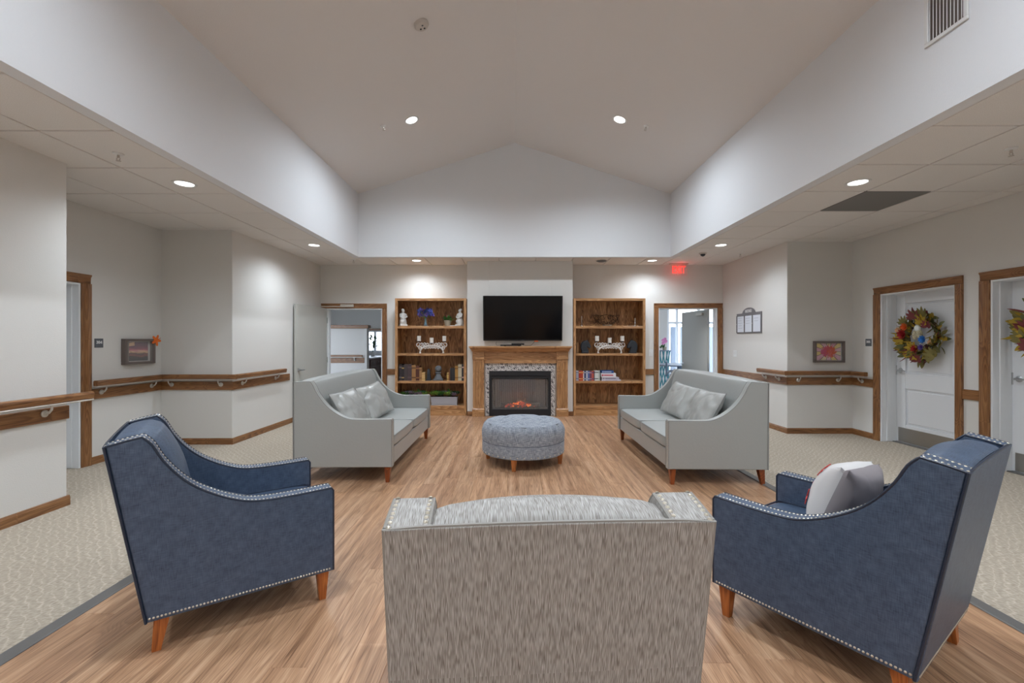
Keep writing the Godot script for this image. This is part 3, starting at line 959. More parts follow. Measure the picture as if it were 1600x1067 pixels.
# ---------------------------------------------------------------- upholstered seats
func dome(mb: MB, c: Vector3, n: Vector3, r: float) -> void:
	var t := n.cross(Vector3(0.3, 0.5, 0.81)).normalized()
	var b := n.cross(t)
	var rings := []
	for k in [[1.0, 0.0], [0.8, 0.45], [0.3, 0.7]]:
		var row := []
		for i in 6:
			var a := TAU * i / 6
			row.append(c + (t * cos(a) + b * sin(a)) * r * k[0] + n * r * k[1])
		rings.append(row)
	mb.loft(rings)

func along(path: Array, step: float) -> Array:
	# evenly spaced points of a path of Vector2
	var out := []
	var left := 0.0
	for i in path.size() - 1:
		var a: Vector2 = path[i]
		var b: Vector2 = path[i + 1]
		var l := (b - a).length()
		while left < l:
			out.append([a.lerp(b, left / l), (b - a).normalized()])
			left += step
		left -= l
	return out

func smooth_path(pts: Array, n: int) -> Array:
	# Catmull-Rom through Vector2 points
	var out := []
	for i in pts.size() - 1:
		var p0: Vector2 = pts[maxi(i - 1, 0)]
		var p1: Vector2 = pts[i]
		var p2: Vector2 = pts[i + 1]
		var p3: Vector2 = pts[mini(i + 2, pts.size() - 1)]
		for k in n:
			out.append(p1.cubic_interpolate(p2, p0, p3, float(k) / n))
	out.append(pts[-1])
	return out

# s runs from the rear to the front; in the seat's own axes z = depth / 2 - s, x across
func seat(called: String, label: String, category: String, P: Dictionary) -> Node3D:
	var n := thing(called, label, category, Vector3.ZERO, 0.0, P.get("group", ""))
	var W: float = P.W
	var D: float = P.D
	var at: float = P.arm
	var hw := W / 2
	var mid := D / 2
	var top := []
	for i in range(0, P.top.size(), 2):
		top.append(Vector2(P.top[i], P.top[i + 1]))
	var crest := smooth_path(top.slice(2), 3)
	var line := [top[0], top[1]] + crest
	var rear: Vector2 = line[0]
	var outline := PackedVector2Array(line)
	var F := D - 0.002
	outline.append(Vector2(F, line[-1].y - 0.016))
	outline.append(Vector2(F, 0.145))
	outline.append(Vector2(0.004, 0.14))
	for s in [-1, 1]:
		var xa: float = hw - at if s > 0 else -hw
		part(n, "arm", MB.new().extrude(outline, xa, xa + at, axes(Vector3(0, 0, -1), Vector3.UP, Vector3.RIGHT, Vector3(0, 0, mid)), 0.011, 3).mesh(P.get("grain", -1), 50), P.m)
		var pip := MB.new()
		for e in [0, 1]:
			var px: float = xa + 0.004 if e == 0 else xa + at - 0.004
			var pth := []
			for q in line:
				pth.append(Vector3(px, q.y - 0.003, mid - q.x))
			pth.append(Vector3(px, line[-1].y - 0.016, mid - F + 0.002))
			pth.append(Vector3(px, 0.15, mid - F + 0.002))
			pip.tube(pth, P.get("pip_r", 0.0052), 6)
		part(n, "piping", pip.mesh(), P.pm)
	# nailheads: along both edges of the arm strips and along the bottom edge
	var nb := MB.new()
	var r: float = P.nail
	var step: float = r * P.get("nail_gap", 2.35)
	var inset: float = P.get("nail_in", 0.02)
	for s in [-1, 1]:
		var xa: float = hw - at if s > 0 else -hw
		for q in along(line, step):
			var nn := Vector3(0, q[1].x, q[1].y)
			if nn.y < 0: nn = -nn
			for px in [xa + inset, xa + at - inset]:
				dome(nb, Vector3(px, q[0].y, mid - q[0].x) + nn * -0.0006, nn, r)
		if P.get("front_nails", false):
			for q in along([Vector2(0, line[-1].y - 0.03), Vector2(0, 0.16)], step):
				for px in [xa + 0.014, xa + at - 0.014]:
					dome(nb, Vector3(px, q[0].y, mid - F - 0.0004), Vector3(0, 0, -1), r)
	if P.get("hem", true):
		for q in along([Vector2(0.012, 0.158), Vector2(D - 0.012, 0.161)], 0.0132):
			for s in [-1, 1]:
				dome(nb, Vector3(s * hw, q[0].y, mid - q[0].x), Vector3(s, 0, 0), r)
		for q in along([Vector2(-hw + 0.012, 0.158), Vector2(hw - 0.012, 0.158)], 0.0132):
			dome(nb, Vector3(q[0].x, 0.16, mid - F), Vector3(0, 0, -1), r)
			dome(nb, Vector3(q[0].x, 0.158, mid + 0.008), Vector3(0, 0, 1), r)
	meta(part(n, "nailheads", nb.mesh(-1, 80), M.nail, Transform3D(), "row of small round nailheads"), "", "", "", "stuff")
	# outside back panel
	var tilt := (rear - Vector2(0.004, 0.14))
	var bl := tilt.length()
	var bd := Vector3(0, tilt.y, -tilt.x) / bl
	var out := Vector3(0, -bd.z, bd.y) * -1.0
	if out.z < 0: out = -out
	var bo := Vector3(0, 0.14, mid - 0.004) + out * 0.001
	var bp := PackedVector2Array([Vector2(-hw + 0.003, 0), Vector2(hw - 0.003, 0), Vector2(hw - 0.003, bl - 0.002)])
	for k in 9:
		var u := 1.0 - 2.0 * (k + 1) / 10.0
		bp.append(Vector2(u * (hw - 0.003), bl + P.crown * 0.4 * (1.0 - u * u)))
	bp.append(Vector2(-hw + 0.003, bl - 0.002))
	part(n, "back_panel", MB.new().extrude(bp, 0.0, 0.009, axes(Vector3.RIGHT, bd, out, bo), 0.004, 2).mesh(P.get("grain", -1), 50), P.m)
	var bpp := []
	for p in bp.slice(1):
		bpp.append(bo + Vector3.RIGHT * p.x + bd * p.y + out * 0.003)
	bpp.append(bo + Vector3.RIGHT * bp[0].x)
	part(n, "piping", MB.new().tube(bpp, P.get("pip_r", 0.0052), 6).mesh(), P.pm)
	# inside back, a full roll between the arms
	var rings := []
	var iw := hw - at + 0.004
	var prof := []
	for i in range(0, P.back.size(), 2):
		prof.append(Vector2(P.back[i], P.back[i + 1]))
	prof = smooth_path(prof, 4)
	for k in 15:
		var u := -1.0 + 2.0 * k / 14.0
		var b := 1.0 - u * u
		var edge := 1.0 - pow(absf(u), 8.0)
		var row := []
		for q in prof:
			var up: float = clampf((q.y - rear.y + 0.12) / 0.12, 0, 1)
			var fr: float = 0.028 * b if q.x > line[2].x else 0.0
			row.append(Vector3(u * iw, q.y + P.crown * b * up - 0.012 * (1 - edge) * up, mid - q.x - fr + 0.01 * (1 - edge) * (1.0 if q.x > line[2].x else 0.0)))
		row.append(Vector3(u * iw, 0.22, mid - prof[-1].x))
		row.append(Vector3(u * iw, 0.22, mid - 0.012))
		rings.append(row)
	part(n, "backrest", MB.new().loft(rings).mesh(P.get("grain", -1), 50), P.m)
	# seat deck, rail, cushions
	part(n, "seat_rail", MB.new().bb(-iw, iw, 0.14, P.rail, mid - D + P.get("rail_in", 0.004), mid - 0.02, 0.008).mesh(-1, 30), P.m)
	var nc: int = P.cushions
	var cw := (iw * 2 - 0.004) / nc
	for c in nc:
		var cx := -iw + 0.002 + cw * (c + 0.5)
		part(n, "seat_cushion", cushion(cw - 0.004, P.rail + 0.002, P.seat, mid - D + P.get("cushion_front", 0.01), mid - P.cushion_back, P.get("grain", -1)), P.m, Transform3D(Basis(), Vector3(cx, 0, 0)))
		var z0: float = mid - D + P.get("cushion_front", 0.01)
		var ch := cw / 2 - 0.008
		var yy: float = P.seat - 0.014
		part(n, "piping", MB.new().tube([Vector3(cx - ch, yy, mid - P.cushion_back), Vector3(cx - ch, yy, z0 + 0.025), Vector3(cx - ch + 0.012, yy, z0 + 0.006), Vector3(cx, yy + 0.004, z0 - 0.002), Vector3(cx + ch - 0.012, yy, z0 + 0.006), Vector3(cx + ch, yy, z0 + 0.025), Vector3(cx + ch, yy, mid - P.cushion_back)], 0.0045, 6).mesh(), P.pm)
	# legs
	for sx in [-1, 1]:
		for e in [0, 1]:
			var x0: float = sx * (hw - 0.045)
			var z0: float = mid - 0.05 if e == 0 else mid - D + 0.05
			var lean := 0.018 if e == 0 else 0.0
			var rs := []
			for k in [[0.141, 0.027, 0.0], [0.135, 0.0265, 0.0], [0.01, 0.0165, 1.0], [0.0, 0.0155, 1.0]]:
				var row := []
				for q in [Vector2(-1, -1), Vector2(1, -1), Vector2(1, 1), Vector2(-1, 1)]:
					row.append(Vector3(x0 + q.x * k[1], k[0], z0 + q.y * k[1] + lean * k[2]))
				rs.append(row)
			part(n, "leg", MB.new().loft(rs).mesh(1, 30, Vector2(rng.randf(), rng.randf())), P.leg)
	return n

func cushion(w: float, y0: float, y1: float, z0: float, z1: float, grain: int) -> Mesh:
	var nu := 16
	var nv := 16
	var h := (y1 - y0)
	var rings := []
	# rings round a superellipse seen from above, stacked from bottom to a crowned top
	for k in 11:
		var a := -PI / 2 + PI * k / 10.0
		var e := pow(maxf(cos(a), 0.0), 0.35)
		var y := y0 + h / 2 + (h / 2 - 0.012) * signf(sin(a)) * pow(absf(sin(a)), 0.6)
		var row := []
		for i in 56:
			var g := TAU * i / 56
			var c := signf(cos(g)) * pow(absf(cos(g)), 0.22)
			var s := signf(sin(g)) * pow(absf(sin(g)), 0.22)
			var inn := 0.9 + 0.1 * e if k > 0 and k < 10 else 0.9
			row.append(Vector3(c * w / 2 * inn, y, (z0 + z1) / 2 + s * (z1 - z0) / 2 * inn))
		rings.append(row)
	# crown
	for f in [0.75, 0.5, 0.25]:
		var row := []
		for p in rings[10]:
			var m := Vector3(0, 0, (z0 + z1) / 2)
			row.append(Vector3(p.x * f, y1 - 0.012 + 0.012 * (1 - f * f), m.z + (p.z - m.z) * f))
		rings.append(row)
	return MB.new().loft(rings).mesh(grain, 60)

# a soft cushion in its own axes: w across (x), h up (y), t thick (z), with wrinkles
func pillow_mesh(w: float, h: float, t: float, sd: int, wr := 0.012, nn := 22) -> Mesh:
	var no := FastNoiseLite.new()
	no.seed = sd
	no.frequency = 4.0
	no.fractal_octaves = 3
	var mb := MB.new()
	var id := {}
	for side in [0, 1]:
		for i in nn + 1:
			for j in nn + 1:
				var u := -1.0 + 2.0 * i / nn
				var q := -1.0 + 2.0 * j / nn
				var border := i == 0 or j == 0 or i == nn or j == nn
				if border and side == 1:
					id[[1, i, j]] = id[[0, i, j]]
					continue
				var f := pow((1 - u * u) * (1 - q * q), 0.42)
				var x := u * w / 2 * (1.0 - 0.05 * (1 - q * q))
				var y := q * h / 2 * (1.0 - 0.07 * (1 - u * u))
				var z := f * t / 2
				var a := atan2(q, u)
				var fold := sin(a * 7.0 + no.get_noise_2d(u * 0.1, q * 0.1 + side * 9.0) * 3.0) * (u * u + q * q) * 0.5
				var big := no.get_noise_3d(x * 0.7, y * 0.7, side * 7.0)
				var crease := pow(1.0 - absf(no.get_noise_3d(x * 0.5 + y * 0.25, y * 0.35 - x * 0.3, 3.0 + side * 5.0)), 10.0)
				z += wr * (big * 0.9 - crease * 0.55 + fold * 0.22) * minf(1.0, f * 1.6)
				id[[side, i, j]] = mb.add(Vector3(x, y, z if side == 0 else -z))
	for side in [0, 1]:
		for i in nn:
			for j in nn:
				var a: int = id[[side, i, j]]
				var b: int = id[[side, i + 1, j]]
				var c: int = id[[side, i + 1, j + 1]]
				var d: int = id[[side, i, j + 1]]
				if side == 0:
					mb.quad(a, b, c, d)
				else:
					mb.quad(a, d, c, b)
	mb.orient(0)
	return mb.mesh(-1, 70)

func edge_piping(w: float, h: float, r: float) -> Mesh:
	var p := []
	for k in 41:
		var s := fmod(k / 40.0, 1.0) * 4.0
		var e := int(s) % 4
		var f := (s - floorf(s)) * 2.0 - 1.0
		var u: float = [f, 1.0, -f, -1.0][e]
		var q: float = [-1.0, f, 1.0, -f][e]
		p.append(Vector3(u * w / 2 * (1.0 - 0.05 * (1 - q * q)), q * h / 2 * (1.0 - 0.07 * (1 - u * u)), 0))
	return MB.new().tube(p, r, 6, false).mesh()

func furniture() -> void:
	var chair := {
		"W": 0.715, "D": 0.735, "arm": 0.088, "crown": 0.01, "nail": 0.005, "nail_gap": 3.1, "nail_in": 0.017, "cushions": 1, "rail": 0.28, "seat": 0.43, "cushion_back": 0.14, "rail_in": 0.01, "cushion_front": 0.012,
		"top": [-0.125, 0.885, -0.068, 0.899, -0.012, 0.910, 0.02, 0.875, 0.055, 0.806, 0.108, 0.733, 0.168, 0.674, 0.235, 0.629, 0.30, 0.596, 0.37, 0.571, 0.45, 0.562, 0.57, 0.561, 0.722, 0.565],
		"back": [-0.118, 0.876, -0.10, 0.888, -0.06, 0.896, -0.015, 0.893, 0.03, 0.84, 0.085, 0.72, 0.12, 0.56, 0.15, 0.40],
		"m": M.blue, "pm": M.blue_piping, "leg": M.leg, "group": "blue armchairs",
	}
	var a := seat("armchair", "navy blue nailhead armchair without a pillow, beside the near handrail wall side", "armchair", chair)
	# centre of the footprint, facing towards the fireplace and inwards
	var fw := Vector3(0.823, 0, -0.567).normalized()
	a.rotation.y = atan2(-fw.x, -fw.z)
	a.position = Vector3(-1.199, 0, -2.011) - Vector3(0.567, 0, 0.823) * 0.715 / 2
	a.set_meta("label", "navy blue nailhead armchair with an empty seat, on the handrail side of the linen chair")
	var fr := Vector3(-0.565, 0, -0.825).normalized()
	var b := copy(a, "armchair", Vector3.ZERO, atan2(-fr.x, -fr.z), "navy blue nailhead armchair holding a white patterned pillow", "blue armchairs")
	b.position = Vector3(1.166, 0, -1.802) + Vector3(0.825, 0, -0.565) * 0.715 / 2
	# pillow in it
	var pl := thing("throw_pillow", "white throw pillow with red stitched flowers and mauve back in the navy armchair", "pillow")
	var ps := part(pl, "pillow_cover", pillow_mesh(0.43, 0.35, 0.22, 5, 0.008), M.pillow_white)
	ps.name = "pillow_cover"
	part(pl, "pillow_back", pillow_mesh(0.435, 0.355, 0.19, 6, 0.018), M.pillow_mauve, Transform3D(Basis(), Vector3(0, 0, -0.03)), "mauve grey back")
	var emb := MB.new()
	for f in [[-0.11, 0.08], [0.10, 0.10], [0.03, 0.0], [0.12, -0.05], [-0.12, -0.09], [-0.02, -0.11]]:
		for k in 6:
			var an: float = TAU * k / 6.0 + f[0] * 9
			var pts := []
			for q in 7:
				var g := TAU * q / 6.0
				var lx: float = f[0] + cos(an) * 0.022 + cos(an) * cos(g) * 0.016 - sin(an) * sin(g) * 0.007
				var ly: float = f[1] + sin(an) * 0.022 + sin(an) * cos(g) * 0.016 + cos(an) * sin(g) * 0.007
				var uu := clampf(lx / 0.215, -1, 1)
				var qq := clampf(ly / 0.175, -1, 1)
				pts.append(Vector3(lx, ly, 0.11 * pow((1 - uu * uu) * (1 - qq * qq), 0.42) + 0.002))
			emb.tube(pts, 0.0022, 4, false)
	part(pl, "embroidery", emb.mesh(), M.stitch_red, Transform3D(), "red stitched flowers")
	pl.transform = Transform3D(Basis(Vector3.UP, atan2(fr.x, fr.z)) * Basis(Vector3.RIGHT, -0.34) * Basis(Vector3.BACK, 0.1), Vector3(1.575, 0.562, -2.10))
	# linen chair
	var lc := chair.duplicate()
	lc.merge({"W": 0.765, "arm": 0.106, "nail": 0.0062, "nail_in": 0.013, "m": M.linen, "pm": M.linen_piping, "grain": 1, "crown": 0.014, "nail_gap": 2.7, "group": "", "pip_r": 0.0042}, true)
	lc.leg = M.leg
	var g := seat("linen_armchair", "grey streaked linen armchair seen from behind, between the two navy armchairs", "armchair", lc)
	g.rotation.y = deg_to_rad(3.6)
	g.position = Vector3(0.062, 0, -1.13 - 0.365)
	# sofas
	var sofa := {
		"W": 1.90, "D": 0.905, "arm": 0.075, "crown": 0.012, "nail": 0.0028, "nail_gap": 3.4, "nail_in": 0.014, "front_nails": true, "hem": false, "cushions": 2, "rail": 0.305, "seat": 0.43, "cushion_back": 0.26, "rail_in": 0.02, "cushion_front": 0.0,
		"top": [0.0, 0.926, 0.08, 0.932, 0.153, 0.934, 0.183, 0.89, 0.216, 0.824, 0.28, 0.734, 0.35, 0.669, 0.43, 0.619, 0.515, 0.588, 0.61, 0.582, 0.75, 0.583, 0.895, 0.586],
		"back": [0.004, 0.924, 0.03, 0.938, 0.10, 0.944, 0.155, 0.93, 0.19, 0.86, 0.225, 0.72, 0.255, 0.56, 0.28, 0.40],
		"m": M.leather, "pm": M.leather_piping, "leg": M.leg_dark, "pip_r": 0.0045, "group": "grey leather sofas",
	}
	var s1 := seat("sofa", "grey leather two-seat sofa beside the open grey door", "sofa", sofa)
	s1.position = Vector3(-2.006 + 0.4525, 0, -4.03 - 0.95)
	s1.rotation.y = -PI / 2
	var s2 := copy(s1, "sofa", Vector3(2.314 - 0.4525, 0, -3.965 - 0.95), PI / 2, "grey leather two-seat sofa below the menu board", "grey leather sofas")
	# its lumbar pillows
	var pi := 0
	for d in [[-1.645, -4.50, PI / 2, 0.0, "wrinkled grey leather pillow near the arm, door-side sofa"], [-1.59, -5.13, PI / 2 - 0.12, 0.05, "smoother grey leather pillow towards the bookcase, door-side sofa"], [1.955, -5.12, -PI / 2 + 0.1, -0.05, "grey leather pillow towards the bookcase, menu-side sofa"], [1.945, -4.48, -PI / 2 - 0.06, 0.03, "grey leather pillow lying over the other, menu-side sofa"]]:
		var p := thing("leather_pillow", d[4], "pillow", Vector3.ZERO, 0.0, "leather pillows")
		part(p, "pillow_cover", pillow_mesh(0.64, 0.41, 0.17, 20 + pi, 0.03, 30), M.pillow_leather)
		part(p, "piping", edge_piping(0.64, 0.41, 0.004), M.leather_piping)
		p.transform = Transform3D(Basis(Vector3.UP, d[2]) * Basis(Vector3.RIGHT, -0.5) * Basis(Vector3.BACK, d[3]), Vector3(d[0], 0.618, d[1]))
		pi += 1
	ottoman()

func ottoman() -> void:
	var n := thing("ottoman", "round blue grey tufted ottoman with nailhead trim before the fireplace", "ottoman", Vector3(0.122, 0, -4.79))
	var R := 0.445
	var tufts := [Vector2.ZERO]
	for k in 6:
		tufts.append(Vector2(0.25, 0).rotated(TAU * (k + 0.5) / 6))
	var rings := []
	var seg := 96
	# side from the hem up, then the tufted top
	for q in [[0.12, 0.985], [0.125, 0.995], [0.18, 1.0], [0.243, 1.0], [0.25, 0.988], [0.257, 1.0], [0.31, 1.012], [0.36, 1.012], [0.39, 0.995], [0.415, 0.965], [0.432, 0.92]]:
		var row := []
		for i in seg:
			var a := TAU * i / seg
			var up := clampf((q[0] - 0.27) / 0.12, 0, 1)
			var pleat := pow(absf(cos(a * 6.0)), 14.0) * 0.014 * up
			var rr: float = R * q[1] - pleat
			row.append(Vector3(cos(a) * rr, q[0] - pleat * 0.5, sin(a) * rr))
		rings.append(row)
	for k in 22:
		var f := 0.90 * (1.0 - (k + 0.0) / 22.0)
		var row := []
		for i in seg:
			var a := TAU * i / seg
			var p := Vector2(cos(a), sin(a)) * R * f
			var y := 0.437 + 0.03 * (1.0 - f * f)
			for t in tufts:
				y -= 0.034 * exp(-(p - t).length_squared() / 0.0011)
				y -= 0.012 * exp(-(p - t).length_squared() / 0.006)
			# folds from the outer tufts to the rim
			y -= 0.012 * pow(absf(cos(a * 6.0)), 16.0) * clampf((f - 0.62) * 5.0, 0, 1) if false else 0.0
			y -= 0.010 * pow(absf(sin((a) * 3.0 + PI / 2.0)), 24.0) * clampf((f - 0.55) * 4.0, 0, 1)
			row.append(Vector3(p.x, y, p.y))
		rings.append(row)
	part(n, "cushion", MB.new().loft(rings).mesh(1, 60), M.tweed)
	for t in tufts:
		part(n, "button", MB.new().ell(Vector3(t.x, 0.437 + 0.03 * (1 - t.length_squared() / R / R / 0.81) - 0.041, t.y), Vector3(0.012, 0.006, 0.012), 10, 5).mesh(), M.tweed_button)
	var pp := []
	for k in 65:
		var a := TAU * k / 64
		pp.append(Vector3(cos(a) * (R - 0.003), 0.25, sin(a) * (R - 0.003)))
	part(n, "piping", MB.new().tube(pp, 0.0042, 6, false).mesh(), M.tweed_button)
	for k in 40:
		var a := TAU * k / 40
		var nb := MB.new()
		dome(nb, Vector3(cos(a) * (R - 0.001), 0.142, sin(a) * (R - 0.001)), Vector3(cos(a), 0, sin(a)), 0.0075)
		part(n, "nailhead", nb.mesh(-1, 80), M.nail)
	for k in 4:
		var a := deg_to_rad(105.0 + 90.0 * k)
		var c := Vector3(cos(a), 0, sin(a)) * 0.40
		var rs := []
		for q in [[0.13, 0.030], [0.12, 0.030], [0.0, 0.019]]:
			var row := []
			for w in [Vector2(-1, -1), Vector2(1, -1), Vector2(1, 1), Vector2(-1, 1)]:
				row.append(c + Vector3(w.x * q[1], q[0], w.y * q[1]))
			rs.append(row)
		part(n, "leg", MB.new().loft(rs).mesh(1, 30), M.leg_light)

# ---------------------------------------------------------------- fireplace and television
func fireplace() -> void:
	var n := thing("fireplace_mantel", "carved oak fireplace mantel with fluted pilasters and granite surround", "mantel")
	# granite slips, proud of the chimney breast
	for g in [[-0.465, -0.40, 0.0, 0.92], [0.68, 0.755, 0.0, 0.92], [-0.40, 0.68, 0.785, 0.92]]:
		part(n, "granite_slab", MB.new().bb(g[0], g[1], g[2], g[3], ZC, ZC + 0.022, 0.002).mesh(-1, 0, Vector2(rng.randf(), rng.randf())), M.granite, Transform3D(), "black and white speckled granite")
	for s in [[-0.678, -0.487], [0.777, 0.968]]:
		var c: float = (s[0] + s[1]) / 2
		var w: float = s[1] - s[0]
		var pil := part(n, "pilaster", MB.new().bb(s[0], s[1], 0.14, 0.985, ZC, ZC + 0.075, 0.004).mesh(1, 0, Vector2(rng.randf(), 0)), M.oak)
		for k in 4:
			var fx := c + (k - 1.5) * 0.036
			part(pil, "flute", MB.new().tube([Vector3(fx, 0.19, ZC + 0.074), Vector3(fx, 0.95, ZC + 0.074)], 0.015, 10).mesh(1, 40, Vector2(rng.randf(), 0)), M.oak)
		part(n, "plinth", MB.new().extrude(pv([0, 0, 0.092, 0, 0.092, 0.115, 0.084, 0.13, 0.076, 0.14, 0, 0.14]), s[0] - 0.01, s[1] + 0.01, axes(Vector3.BACK, Vector3.UP, Vector3.RIGHT, Vector3(0, 0, ZC))).mesh(0, 20), M.oak)
		part(n, "capital", MB.new().bb(s[0] - 0.006, s[1] + 0.006, 0.985, 1.12, ZC, ZC + 0.088, 0.004).mesh(0, 0, Vector2(rng.randf(), 0)), M.oak)
	part(n, "frieze", MB.new().bb(-0.487, 0.777, 0.92, 1.12, ZC, ZC + 0.05, 0.003).mesh(0, 0), M.oak)
	# crown and shelf: each profile steps out as it rises, on the front and round both ends
	var rings := []
	for q in [[1.12, 0.0], [1.13, 0.012], [1.14, 0.016], [1.155, 0.022], [1.175, 0.04], [1.19, 0.054], [1.196, 0.056], [1.196, 0.066], [1.216, 0.066], [1.220, 0.062]]:
		var e: float = q[1]
		rings.append([Vector3(-0.684 - e * 0.85, q[0], ZC), Vector3(0.974 + e * 0.85, q[0], ZC), Vector3(0.974 + e * 0.85, q[0], ZC + 0.09 + e * 1.5), Vector3(-0.684 - e * 0.85, q[0], ZC + 0.09 + e * 1.5)])
	part(n, "mantel_shelf", MB.new().loft(rings).mesh(0, 25), M.oak)
	# the electric insert
	var f := thing("electric_fireplace", "black electric fireplace insert with glowing logs behind glass", "fireplace")
	var zf := ZC + 0.03
	var fr := MB.new()
	fr.bb(-0.398, 0.678, 0.70, 0.783, zf - 0.03, zf, 0.003).bb(-0.398, 0.678, 0.0, 0.118, zf - 0.03, zf, 0.003)
	fr.bb(-0.398, -0.352, 0.118, 0.70, zf - 0.03, zf, 0.003).bb(0.632, 0.678, 0.118, 0.70, zf - 0.03, zf, 0.003)
	part(f, "frame", fr.mesh(-1, 0), M.black_metal)
	part(f, "louvre", MB.new().bb(-0.352, 0.632, 0.653, 0.694, zf - 0.028, zf - 0.006, 0.003).mesh(-1, 0), M.black_metal)
	var box := MB.new()
	box.bb(-0.352, -0.34, 0.10, 0.70, ZB + 0.02, zf - 0.03).bb(0.62, 0.632, 0.10, 0.70, ZB + 0.02, zf - 0.03)
	box.bb(-0.352, 0.632, 0.695, 0.71, ZB + 0.02, zf - 0.03).bb(-0.352, 0.632, 0.09, 0.118, ZB + 0.02, zf - 0.03).bb(-0.352, 0.632, 0.09, 0.70, ZB + 0.01, ZB + 0.02)
	part(f, "firebox", box.mesh(-1, 0), M.firebox)
	# ribbed liner at the back
	var zl := ZC - 0.24
	for k in 24:
		var x := -0.30 + 0.9 * k / 24.0
		part(f, "liner_rib", MB.new().box(Vector3(x + 0.019, 0.37, zl), Vector3(0.034, 0.50, 0.012), 0.004).mesh(1, 0), M.fire_panel)
	part(f, "glass_pane", MB.new().bb(-0.35, 0.63, 0.12, 0.65, zf - 0.026, zf - 0.022).mesh(-1, 0), M.glass)
	var lr := RandomNumberGenerator.new()
	lr.seed = 12
	for l in [[-0.20, 0.16, 0.08, 0.20, -0.12], [0.10, 0.20, 0.48, 0.16, -0.13], [-0.12, 0.15, 0.44, 0.15, -0.08], [0.02, 0.20, 0.26, 0.25, -0.16]]:
		var pts := []
		var rr := []
		for k in 9:
			var s := k / 8.0
			pts.append(Vector3(lerpf(l[0], l[2], s), lerpf(l[1], l[3], s) + lr.randf() * 0.012, ZC + l[4] + lr.randf() * 0.014))
			rr.append(0.042 + lr.randf() * 0.012)
		part(f, "log", MB.new().tube(pts, rr, 9).mesh(0, 40), M.log)
	for k in 80:
		var x := 0.14 + lr.randfn(0.0, 0.13)
		x = clampf(x, -0.16, 0.44)
		var hot := lr.randf() < 0.28
		var hgt := 0.15 + lr.randf() * 0.085 * (1.0 - absf(x - 0.14) / 0.4)
		part(f, "ember" if not hot else "flame", MB.new().ell(Vector3(x, hgt, ZC - 0.055 + lr.randf() * 0.03), Vector3(0.012 + lr.randf() * 0.016, 0.008 + lr.randf() * 0.014, 0.01), 7, 5, Basis(Vector3.BACK, lr.randf_range(-0.6, 0.6))).mesh(), M.flame_bright if hot else M.ember)
	var gl := OmniLight3D.new()
	gl.name = "ember_light"
	gl.position = Vector3(0.14, 0.26, ZC - 0.02)
	gl.light_color = rgb(255, 150, 90)
	gl.light_energy = 0.02
	gl.light_size = 0.03
	gl.omni_range = 15.0
	gl.omni_attenuation = 2.0
	gl.shadow_enabled = true
	f.add_child(gl)
	# television
	var t := thing("television", "large black flat television on the chimney breast over the mantel", "television", Vector3(0.187, 1.70, ZC + 0.10))
	t.rotation.x = deg_to_rad(6.0)
	part(t, "housing", MB.new().box(Vector3(0, 0, -0.022), Vector3(1.372, 0.776, 0.04), 0.006).mesh(-1, 0), M.tv_black)
	part(t, "screen", MB.new().box(Vector3(0, 0.006, 0.0), Vector3(1.342, 0.745, 0.004), 0.001).mesh(-1, 0), M.tv_screen, Transform3D(), "dark glossy screen")
	part(t, "bezel", MB.new().bb(-0.686, 0.686, -0.388, -0.366, -0.004, 0.006, 0.002).bb(-0.686, 0.686, 0.378, 0.388, -0.004, 0.006, 0.002).bb(-0.686, -0.671, -0.388, 0.388, -0.004, 0.006, 0.002).bb(0.671, 0.686, -0.388, 0.388, -0.004, 0.006, 0.002).mesh(-1, 0), M.tv_black)
	part(t, "maker_badge", MB.new().box(Vector3(0.0, -0.379, 0.006), Vector3(0.05, 0.007, 0.002)).mesh(-1, 0), M.sign_grey)
	part(t, "wall_mount", MB.new().box(Vector3(0, 0.0, -0.065), Vector3(0.5, 0.3, 0.05), 0.004).mesh(-1, 0), M.black_metal)
	var sb := thing("media_box", "small black set-top box with cables on the mantel shelf", "media player", Vector3(0.02, 1.2235, ZC + 0.135))
	part(sb, "case", MB.new().box(Vector3(-0.04, 0.012, 0), Vector3(0.36, 0.022, 0.12), 0.004).box(Vector3(0.08, 0.034, 0.0), Vector3(0.22, 0.022, 0.10), 0.005).mesh(-1, 0), M.black)
	part(sb, "foot", MB.new().box(Vector3(-0.14, 0.0, 0.02), Vector3(0.03, 0.006, 0.03)).box(Vector3(0.1, 0.0, 0.02), Vector3(0.03, 0.006, 0.03)).mesh(-1, 0), M.black)
	part(sb, "cable", MB.new().tube([Vector3(0.16, 0.02, -0.03), Vector3(0.24, 0.006, -0.01), Vector3(0.3, 0.006, 0.0), Vector3(0.34, 0.04, -0.03), Vector3(0.37, 0.07, -0.06)], 0.004, 6).tube([Vector3(-0.2, 0.02, -0.03), Vector3(-0.28, 0.006, -0.03), Vector3(-0.3, 0.04, -0.05), Vector3(-0.29, 0.07, -0.06)], 0.003, 6).mesh(), M.black)
	one("red_clip", MB.new().box(Vector3(0.42, 1.305, ZC + 0.055), Vector3(0.07, 0.018, 0.03), 0.005).mesh(), M.w_orange, "small orange red clip hanging under the television", "clip")

